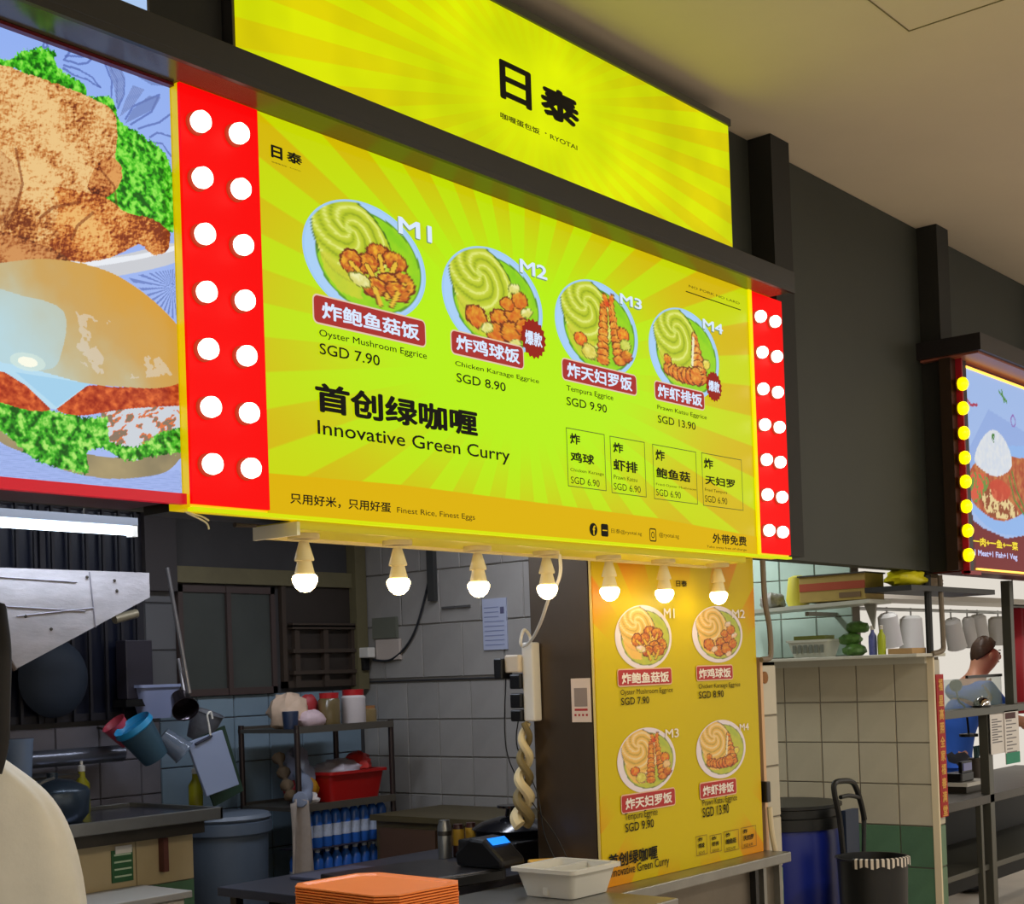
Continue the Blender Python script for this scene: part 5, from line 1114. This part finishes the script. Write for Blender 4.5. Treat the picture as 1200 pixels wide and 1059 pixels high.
# black cart handle + bin
hc = thing('hand_trolley', (6.1, 3.0, 0), 'black folding hand trolley handle rising behind the bin', 'trolley')
HB = mat('trolley_black', (16, 18, 20), .4)
def wy(px, py, y=2.92): return P(px, py, 'y', y)
cable([wy(988, 1000), wy(984, 960), wy(978, 930), wy(978, 918), wy(986, 915), wy(998, 916), wy(1004, 925), wy(1010, 945), wy(1013, 960)], .013, HB, hc, 'handle', 8)
cable([wy(985, 934), wy(995, 932), wy(1006, 934)], .010, HB, hc, 'crossbar', 8); cable([wy(1013, 958), wy(1012, 1000)], .010, HB, hc, 'handle', 8)
a, b = wy(992, 950), wy(1009, 1000); MB().box(a.x, b.x, 2.925, 2.95, .12, a.z).build('back_panel', mat('navy_panel', (24, 40, 66), .5), hc)
MB().box(a.x-.03, b.x+.03, 2.89, 2.99, .0, .12).build('base', HB, hc)
bb = thing('black_bin', (6.0, 2.72, 0), 'black waste bin with a striped liner folded over its rim', 'bin')
q = P(1022, 1003, 'y', 2.72); 
MB().lathe([(.12, 0), (.135, .35), (.148, q.z-.01), (.158, q.z), (.145, q.z), (.135, q.z-.1)], (q.x, 2.72, 0), 28).build('body', mat('bin_black', (14, 16, 18), .4), bb, smooth=True)
V = []; Fs = []; nn_ = 26
for k in range(nn_+1):
    th = math.radians(175)+math.radians(105)*k/nn_
    for r, z in ((.135, q.z-.02), (.150, q.z+.008), (.162, q.z+.004), (.162, q.z-.030-.006*math.sin(k))): V.append((q.x+r*math.cos(th), 2.72+r*math.sin(th), z))
for k in range(nn_):
    for j in range(3): Fs.append((k*4+j, (k+1)*4+j, (k+1)*4+j+1, k*4+j+1))
ln = MB().add(V, Fs).build('liner', mat('liner_white', (214, 204, 192), .5), bb)
ln.data.materials.append(mat('liner_black', (30, 28, 28), .5))
for i, f in enumerate(ln.data.polygons):
    c_ = f.center; th = math.degrees(math.atan2(c_.y-(2.72-ORG[bb.name].y), c_.x-(q.x-ORG[bb.name].x))) % 360
    if int(th/4.04) % 2: f.material_index = 1
# red couplet
rc = thing('red_couplet', (6.5, 2.74, .78), 'red vertical couplet banner with gold characters on the partition end', 'banner')
MB().box(6.548, 6.632, 2.775, 2.781, .79, 1.475).build('banner', mat('couplet_red', (168, 18, 22), .6, var=.08), rc)
text(rc, '福星高照全家福春光耀辉满堂春'[:1], (6.565, 1.395, 6.617, 1.455), 2.773, mat('gold_print', (214, 160, 60), .5), .03)
for k, ch in enumerate('星高照全家福春满堂'): text(rc, ch, (6.562, 1.322-k*.066, 6.618, 1.375-k*.066), 2.773, MATS['gold_print'], .03)

# ================================================================== RIGHT STALL
fr = thing('steel_stall_frame', (7.4, 2.95, 0), 'grey steel counter frame of the neighbouring stall', 'counter')
FM = mat('grey_frame', (92, 92, 84), .4, .5)
def fbar(x0, x1, y0, y1, z0, z1, nm='rail', m=FM): return MB().box(x0, x1, y0, y1, z0, z1).build(nm, m, fr, bevel=.002)
fbar(6.68, 9.5, 2.86, 2.955, 1.245, 1.285); fbar(6.68, 9.5, 2.88, 3.5, .775, .82, 'worktop', STEELD)
fbar(7.44, 7.50, 2.88, 2.93, .0, 1.245, 'post'); fbar(7.84, 7.89, 2.88, 2.93, 1.285, 1.97, 'post'); fbar(7.30, 7.33, 2.88, 2.91, 0, .775, 'post'); fbar(8.6, 8.65, 2.88, 2.93, 0, 1.97, 'post')
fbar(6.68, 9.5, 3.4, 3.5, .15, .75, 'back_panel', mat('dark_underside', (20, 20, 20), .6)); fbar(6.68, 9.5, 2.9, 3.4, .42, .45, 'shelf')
gl = MB().box(6.70, 7.84, 2.946, 2.951, 1.285, 1.44).build('glass_guard', mat('guard_glass', (150, 168, 160), .1, alpha=.35), fr)
MB().box(7.35, 7.84, 2.94, 2.955, 1.44, 1.455).build('guard_rail', BLACKP, fr)
# papers on frame
q0, q1 = P(1161, 828, 'y', 2.86), P(1196, 905, 'y', 2.86)
for i, (x0, x1, z0, z1, l) in enumerate(((q0.x, q0.x+.20, 1.03, 1.265, 'white price sheet at the left of the pair on the neighbouring stall'), (q0.x+.19, q1.x, .965, 1.255, 'white price sheet with a green foot on the neighbouring stall'))):
    t = thing('price_sheet', (x0, 2.865, z0), l, 'sheet', 'price sheets'); yy = 2.866-.006*i
    MB().box(x0, x1, yy, yy+.003, z0, z1).build('sheet', mat('sheet_white', (224, 220, 216), .6), t)
    mb = MB(); 
    for k in range(10): mb.box(x0+.02, x0+(x1-x0)*(.5 if k % 2 else .8), yy-.001, yy, z0+.06+k*(z1-z0-.1)/10, z0+.066+k*(z1-z0-.1)/10)
    mb.build('print_lines', mat('sheet_print', (110, 108, 112), .6), t)
    if i:
        MB().box(x0, x1, yy-.0015, yy-.0005, z0, z0+.06).build('green_foot', mat('sheet_green', (40, 140, 110), .6), t)
        MB().box(x0+.01, x0+.16, yy-.0015, yy-.0005, z1-.045, z1-.012).build('dark_panel', mat('sheet_dark', (70, 30, 30), .6), t)
# counter things
t = thing('desk_bell', (7.35, 2.9, 1.285), 'small chrome service bell on the neighbouring counter rail', 'bell'); q = P(1149, 829, 'y', 2.9)
MB().lathe([(.05, 0), (.05, .008)], (q.x, 2.892, 1.286), 18).build('base', BLACKP, t); MB().lathe([(.045, .01), (.042, .03), (.025, .048), (.006, .052), (.006, .06), (0, .061)], (q.x, 2.892, 1.286), 18).build('dome', mat('chrome', (200, 200, 204), .1, 1), t, smooth=True)
t = thing('microphone', (7.0, 2.95, 1.2), 'black round microphone on a bent stalk behind the counter glass', 'microphone'); q = P(1120, 803, 'y', 3.0)
MB().ball(q, .034).build('foam_head', BLACKP, t, smooth=True); cable([q, q+Vector((.03, 0, -.08)), q+Vector((.12, 0, -.13)), q+Vector((.15, 0, -.26))], .006, BLACKP, t, 'stalk')
MB().lathe([(.05, 0), (.05, .015), (0, .02)], (q.x+.15, 3.0, q.z-.28), 12).build('base', BLACKP, t)
t = thing('cash_terminal', (7.1, 3.1, .9), 'dark card reader with a small screen on the neighbouring worktop', 'card reader'); q = P(1125, 900, 'y', 3.1)
MB().box(q.x-.1, q.x+.07, 3.05, 3.15, q.z-.07, q.z-.02).build('body', BLACKP, t, bevel=.008); MB().box(q.x-.07, q.x+.07, 3.06, 3.08, q.z-.02, q.z+.04).build('screen_frame', BLACKP, t); MB().box(q.x-.055, q.x+.055, 3.055, 3.06, q.z-.01, q.z+.03).build('screen', mat('lilac_screen', (120, 120, 170), .3, emit=.2), t)
t2 = thing('paper_box', (7.1, 3.1, .82), 'white topped steel box carrying the card reader', 'box')
MB().box(q.x-.12, q.x+.20, 3.02, 3.2, .821, q.z-.072).build('body', STEELD, t2); MB().box(q.x-.13, q.x+.21, 3.01, 3.21, q.z-.09, q.z-.071).build('top', WHITEP, t2)
t = thing('pen_cup', (7.3, 3.1, .9), 'dark cup with teal pens beside the frame post', 'cup'); q = P(1144, 892, 'y', 3.15)
MB().lathe([(.04, 0), (.045, .12), (.038, .12)], (q.x, 3.15, q.z-.1), 14).build('cup', mat('brown_grey_cup', (90, 80, 74), .5), t, smooth=True)
for k in range(5): MB().tube([(q.x-.02+k*.01, 3.15, q.z), (q.x-.05+k*.025, 3.14, q.z+.09)], .005, 6).build('pen', mat('teal_dark', (24, 70, 76), .4), t)
MB().box(q.x-.06, q.x+.06, 3.09, 3.22, .821, q.z-.1).build('base_block', STEELD, t)
rp = thing('red_curtain', (8.2, 3.2, 1.3), 'deep red hanging curtain panel at the far right edge', 'curtain')
q0, q1 = P(1186, 712, 'y', 3.2), P(1215, 830, 'y', 3.2)
V = []; Fs = []
for k in range(21):
    x = q0.x+(1.0)*k/20; y = 3.2+.02*math.sin(k*1.9); V += [(x, y, q1.z-.02), (x, y, q0.z)]
for k in range(20): Fs.append((2*k, 2*k+2, 2*k+3, 2*k+1))
o = MB().add(V, Fs).build('curtain', mat('deep_red_cloth', (170, 4, 34), .6), rp, smooth=True); s_ = o.modifiers.new('s', 'SOLIDIFY'); s_.thickness = .006
MB().tube([(q0.x-.02, 3.2, q0.z+.01), (q0.x+1.02, 3.2, q0.z+.01)], .012, 8).build('rod', STEELD, rp)
# rail with hanging white scoops and steel pots
hr = thing('hanging_rail', (7.8, 4.2, 1.95), 'steel rail across the neighbouring kitchen for hanging tools', 'rail')
MB().tube([(6.9, 4.2, 1.90), (12.5, 4.2, 1.90)], .012, 8).build('rail', STEEL, hr, smooth=True); MB().box(6.9, 12.5, 4.25, 4.6, 1.98, 2.02).build('shelf', mat('white_beam', (214, 208, 196), .5), hr)
for x in (7.2, 11.5): MB().tube([(x, 4.2, 1.90), (x, 4.2, 2.6)], .006, 6).build('hanger', STEEL, hr)
hp = [(1042, 735, .075, 'pale grey cylindrical pot hanging left of the black conduit', (-.25, 0, 1)), (1068, 738, .085, 'wide white pot hanging beside the black conduit', (0, 0, 1)), (1118, 740, .07, 'white slanted scoop hanging left of the person', (-.45, 0, 1)), (1147, 735, .07, 'pale blue-white scoop hanging above the person', (-.2, 0, 1)), (1170, 737, .085, 'white jug hanging right of the person', (0, 0, 1)), (1136, 738, .05, 'narrow grey scoop hanging between the scoops', (-.3, 0, 1))]
for px, py, r, l, ax in hp:
    q = P(px, py, 'y', 4.2); t = thing('hanging_scoop', q, l, 'scoop', 'utensils hanging from the steel rail'); A = Vector(ax).normalized()
    MB().lathe([(r*1.05, -.13), (r, -.12), (r*.9, .08), (r*.6, .10), (0, .10)], q, 18, A).build('shell', mat('scoop_white', (222, 222, 220), .35), t, smooth=True)
    cable([q+A*.10, Vector((q.x+A.x*.12, 4.2, 1.86)), Vector((q.x+A.x*.12, 4.2, 1.915))], .006, STEEL, t, 'handle')

# ================================================================== PEOPLE
def skinned(name, joints, edges, m, parent, org, root=0, sub=2):
    bm = bmesh.new(); ly = bm.verts.layers.skin.verify(); vs = []
    for i, (p, r) in enumerate(joints):
        v = bm.verts.new(Vector(p)-Vector(org)); rr = r if hasattr(r, '__len__') else (r, r); v[ly].radius = rr; v[ly].use_root = (i == root); vs.append(v)
    for a, b in edges: bm.edges.new((vs[a], vs[b]))
    me = bpy.data.meshes.new(name); bm.to_mesh(me); bm.free()
    o = bpy.data.objects.new(name, me); COL.objects.link(o)
    s = o.modifiers.new('skin', 'SKIN'); s.use_smooth_shade = True
    u = o.modifiers.new('sub', 'SUBSURF'); u.levels = sub; u.render_levels = sub
    dg = bpy.context.evaluated_depsgraph_get(); m2 = bpy.data.meshes.new_from_object(o.evaluated_get(dg)); m2.name = name
    bpy.data.objects.remove(o); o = bpy.data.objects.new(name, m2); COL.objects.link(o); m2.materials.clear(); m2.materials.append(m)
    for p in m2.polygons: p.use_smooth = True
    o.parent = parent; ORG[o.name] = Vector(org); return o

def head_parts(par, c, fwd, upv, skin, hair, bald=.0, s=1.0):
    """face features and hair on a head centred c looking along fwd"""
    f = Vector(fwd).normalized(); u = Vector(upv).normalized(); r = f.cross(u).normalized(); u = r.cross(f).normalized()
    def pt(a, b, d): return Vector(c)+r*a*s+f*b*s+u*d*s
    def ell(name, cc, rad, m, cut=None):
        mb = MB(); V = []; nu, nv = 18, 12
        for i in range(nv+1):
            ph = -PI/2+PI*i/nv
            for j in range(nu):
                th = 2*PI*j/nu; V.append(Vector(cc)+(r*rad[0]*math.cos(ph)*math.cos(th)+f*rad[1]*math.cos(ph)*math.sin(th)+u*rad[2]*math.sin(ph))*s)
        Fs = [(i*nu+j, i*nu+(j+1) % nu, (i+1)*nu+(j+1) % nu, (i+1)*nu+j) for i in range(nv) for j in range(nu)]
        return mb.add(V, Fs).build(name, m, par, smooth=True)
    for sd in (-1, 1):
        ell('ear', pt(.076*sd, -.005, -.005), (.012, .020, .032), skin)
        ell('eye', pt(.030*sd, .082, .005), (.014, .008, .008), mat('eye_dark', (40, 28, 22), .3)); ell('eyebrow', pt(.030*sd, .086, .026), (.019, .006, .004), hair)
    ell('nose', pt(0, .096, -.018), (.012, .018, .022), skin); ell('mouth', pt(0, .084, -.052), (.022, .008, .006), mat('lip', (170, 90, 80), .5))
    # hair cap: shell over back and top
    V = []; nu, nv = 28, 14
    for i in range(nv+1):
        ph = PI/2-(PI*.62)*i/nv
        for j in range(nu):
            th = 2*PI*j/nu; back = (1-math.sin(th))/2; lim = .42+.58*back
            p2 = PI/2-(PI/2-ph)*lim
            k = 1+.025*math.sin(7*th)+.02*math.sin(11*th+i)
            V.append(Vector(c)+(r*.088*k*math.cos(p2)*math.cos(th)+f*.100*k*math.cos(p2)*math.sin(th)+u*.126*k*math.sin(p2)-f*.012)*s)
    Fs = [(i*nu+j, i*nu+(j+1) % nu, (i+1)*nu+(j+1) % nu, (i+1)*nu+j) for i in range(nv) for j in range(nu)]
    o = MB().add(V, Fs).build('hair', hair, par, smooth=True); so_ = o.modifiers.new('s', 'SOLIDIFY'); so_.thickness = .012

def hand(wrist, dirv, palmn, s=1.0):
    """palm and five fingers as skin joints, starting from an existing wrist index"""
    d = Vector(dirv).normalized(); n = Vector(palmn).normalized(); sd = d.cross(n).normalized(); W = Vector(wrist)
    J = [(W+d*.045*s, (.030*s, .016*s)), (W+d*.085*s, (.032*s, .014*s))]; E = [('w', 0), (0, 1)]
    for k, (o, L) in enumerate(((-.030, .062), (-.010, .072), (.010, .068), (.029, .054))):
        b = len(J); base = W+d*.088*s+sd*o*s
        J += [(base+d*.012*s, .0085*s), (base+d*(L*.5)*s+n*.010*s, .008*s), (base+d*(L*.85)*s+n*.030*s, .007*s)]; E += [(1, b), (b, b+1), (b+1, b+2)]
    b = len(J); J += [(W+d*.040*s-sd*.034*s+n*.006*s, .010*s), (W+d*.068*s-sd*.050*s+n*.018*s, .009*s), (W+d*.090*s-sd*.048*s+n*.032*s, .008*s)]; E += [(0, b), (b, b+1), (b+1, b+2)]
    return J, E

def person(base, face, label_, skin, hair, shirt, trousers, lean=(0, 0), arms=None, H=1.68, headtilt=(0, 0, 0), loose=1.0):
    """base on floor, face = yaw of facing direction; arms = [(elbow, hand)] offsets (right, fwd, up) from the shoulder"""
    B = Vector(base); f = Vector((math.cos(face), math.sin(face), 0)); r = Vector((math.sin(face), -math.cos(face), 0)); U = Vector((0, 0, 1))
    t = thing('person', B, label_, 'person'); k = H/1.72
    def pt(a, b, c): return B+(r*a+f*(b+lean[0]*max(0, c-.95))+U*c+r*lean[1]*max(0, c-.95))*k
    J = [(pt(0, 0, .95), (.110, .085)), (pt(0, 0, 1.10), (.100, .080)), (pt(0, .0, 1.28), (.125, .09)), (pt(0, 0, 1.40), (.100, .07)), (pt(0, 0, 1.47), .055),
         (pt(0, .012, 1.54), (.074, .088)), (pt(0, .018, 1.60), (.088, .108)), (pt(0, .012, 1.665), (.078, .094))]
    E = [(0, 1), (1, 2), (2, 3), (3, 4), (4, 5), (5, 6), (6, 7)]
    SJ = [(p, q) for (p, _), q in zip(J[:4], ((.165, .128), (.155, .120), (.170, .125), (.135, .100)))]; SE = [(0, 1), (1, 2), (2, 3)]
    arms = arms or [((.04, .02, -.29), (.03, .10, -.52))]*2
    for sd, (el, hd_) in zip((1, -1), arms):
        S = pt((.175 if loose == 1 else .172)*sd, 0, 1.37 if loose == 1 else 1.29); EL = S+(r*el[0]*sd+f*el[1]+U*el[2])*k; HN = S+(r*hd_[0]*sd+f*hd_[1]+U*hd_[2])*k
        i = len(J); J += [(S, .055), (EL, .042), (EL.lerp(HN, .5), .036), (HN, .026)]; E += [(3, i), (i, i+1), (i+1, i+2), (i+2, i+3)]
        hj, he = hand(HN, HN-EL, -r*sd, k); off = len(J); J += hj
        E += [((i+3 if a == 'w' else off+a), off+b) for a, b in he]
        i2 = len(SJ); SJ += [(S, .078*(1+(loose-1)*.4)), (S.lerp(EL, .5), .062*loose), (S.lerp(EL, .85), .060*loose)]; SE += [(3, i2), (i2, i2+1), (i2+1, i2+2)]
        if loose > 1: SJ += [(EL.lerp(HN, .2), .062*loose), (EL.lerp(HN, .75), .05*loose)]; SE += [(i2+2, i2+3), (i2+3, i2+4)]
    SJ.append((pt(0, 0, .85), (.175, .138))); SE.append((0, len(SJ)-1))
    TJ = [(pt(0, 0, 1.0), (.145, .11)), (pt(0, 0, .88), (.145, .11))]; TE = [(0, 1)]
    for sd in (1, -1):
        i = len(J); J += [(pt(.09*sd, 0, .86), .075), (pt(.10*sd, .01, .48), .055), (pt(.10*sd, -.01, .10), .038), (pt(.10*sd, .12, .035), (.04, .028))]; E += [(0, i), (i, i+1), (i+1, i+2), (i+2, i+3)]
        j = len(TJ); TJ += [(pt(.095*sd, 0, .80), .098), (pt(.10*sd, .01, .48), .072), (pt(.10*sd, -.01, .12), .058)]; TE += [(1, j), (j, j+1), (j+1, j+2)]
    skinned('body', J, E, skin, t, B, 0, 2); 
    if loose == 1: skinned('shirt', SJ, SE, shirt, t, B, 0, 2)
    else:                                   # wide shirt hanging from neck and shoulders over the arms
        prof = [(1.445, .058, .060), (1.425, .066, .070), (1.40, .090, .088), (1.375, .120, .102), (1.34, .168, .115), (1.30, .215, .125), (1.25, .250, .134), (1.18, .278, .142), (1.08, .300, .150), (.96, .318, .158), (.80, .325, .165), (.72, .322, .165)]
        V = []; n = 56
        for z, a, d in prof:
            for j in range(n):
                th = 2*PI*j/n; w_ = 1+(.022*math.sin(7*th+z*6)+.014*math.sin(13*th-z*11))*min(1, (1.46-z)*4)
                ex = .8; cx_, sy_ = math.cos(th), math.sin(th)
                V.append(B+r*(math.copysign(abs(cx_)**ex, cx_)*a*.93*w_)+f*(math.copysign(abs(sy_)**ex, sy_)*d*w_)+U*(z+.006*math.sin(5*th)))
        Fs = [(i*n+j, i*n+(j+1) % n, (i+1)*n+(j+1) % n, (i+1)*n+j) for i in range(len(prof)-1) for j in range(n)]
        so = MB().add(V, Fs).build('shirt', shirt, t, smooth=True); sb = so.modifiers.new('s', 'SUBSURF'); sb.levels = 1; sb.render_levels = 1
        sd_ = so.modifiers.new('t', 'SOLIDIFY'); sd_.thickness = .004
    skinned('trousers', TJ, TE, trousers, t, B, 0, 1)
    for sd in (1, -1):
        c_ = pt(.10*sd, .07, .035); mb = MB(); V = []
        MB().ball(c_, .055, 14, 8, (abs(r.x)*.8+abs(f.x)*2.2, abs(r.y)*.8+abs(f.y)*2.2, .62)).build('shoe', mat('black_shoe', (24, 24, 26), .5), t, smooth=True)
    hc_ = pt(0, .018, 1.605); uv = (U+f*(lean[0]+headtilt[0])+r*(lean[1]+headtilt[1])).normalized()
    head_parts(t, hc_, f-U*headtilt[2], uv, skin, hair, s=k)
    return t
SKIN = mat('skin', (222, 160, 128), .5, var=.04)
HAIR = mat('black_hair', (16, 13, 13), .8, var=.3, scale=60)
ph = P(-49, 850, 'y', 3.24)
pl_ = person((ph.x, 3.24, 0), math.radians(62), 'person in a loose cream shirt, only the right shoulder showing at the lower left', SKIN, HAIR, mat('cream_shirt', (218, 214, 200), .85, var=.05, scale=10, bump=.25), mat('dark_trousers', (40, 42, 50), .8), H=1.66, loose=1.28)
for px, r in ((-7, .046), (-28, .055), (-52, .055)):
    MB().tube(smoothpts([P(px-8, 715, 'y', 3.14), P(px, 760, 'y', 3.10), P(px+2, 820, 'y', 3.07), P(px+3, 870, 'y', 3.055), P(px-2, 905, 'y', 3.05)], 5), [r-.0012*k for k in range(21)], 10).build('hair_lock', HAIR, pl_, smooth=True)
hp_ = P(1155, 772, 'y', 3.65); fv = Vector((.78, -.62, 0)).normalized(); kk = hp_.z/1.605*1.02
person((hp_.x-fv.x*.30, 3.65-fv.y*.30, 0), math.atan2(fv.y, fv.x), 'person with brown hair bending in a blue T-shirt behind the neighbouring counter', SKIN, mat('brown_hair', (74, 52, 36), .5, var=.3, scale=60), mat('blue_shirt', (46, 104, 214), .8, var=.04), mat('dark_trousers', (40, 42, 50), .8),
       lean=(.45, .0), arms=[((.02, .20, -.22), (.0, .44, -.26)), ((.06, .16, -.24), (.02, .40, -.26))], H=1.72*kk, headtilt=(.5, .0, .0))
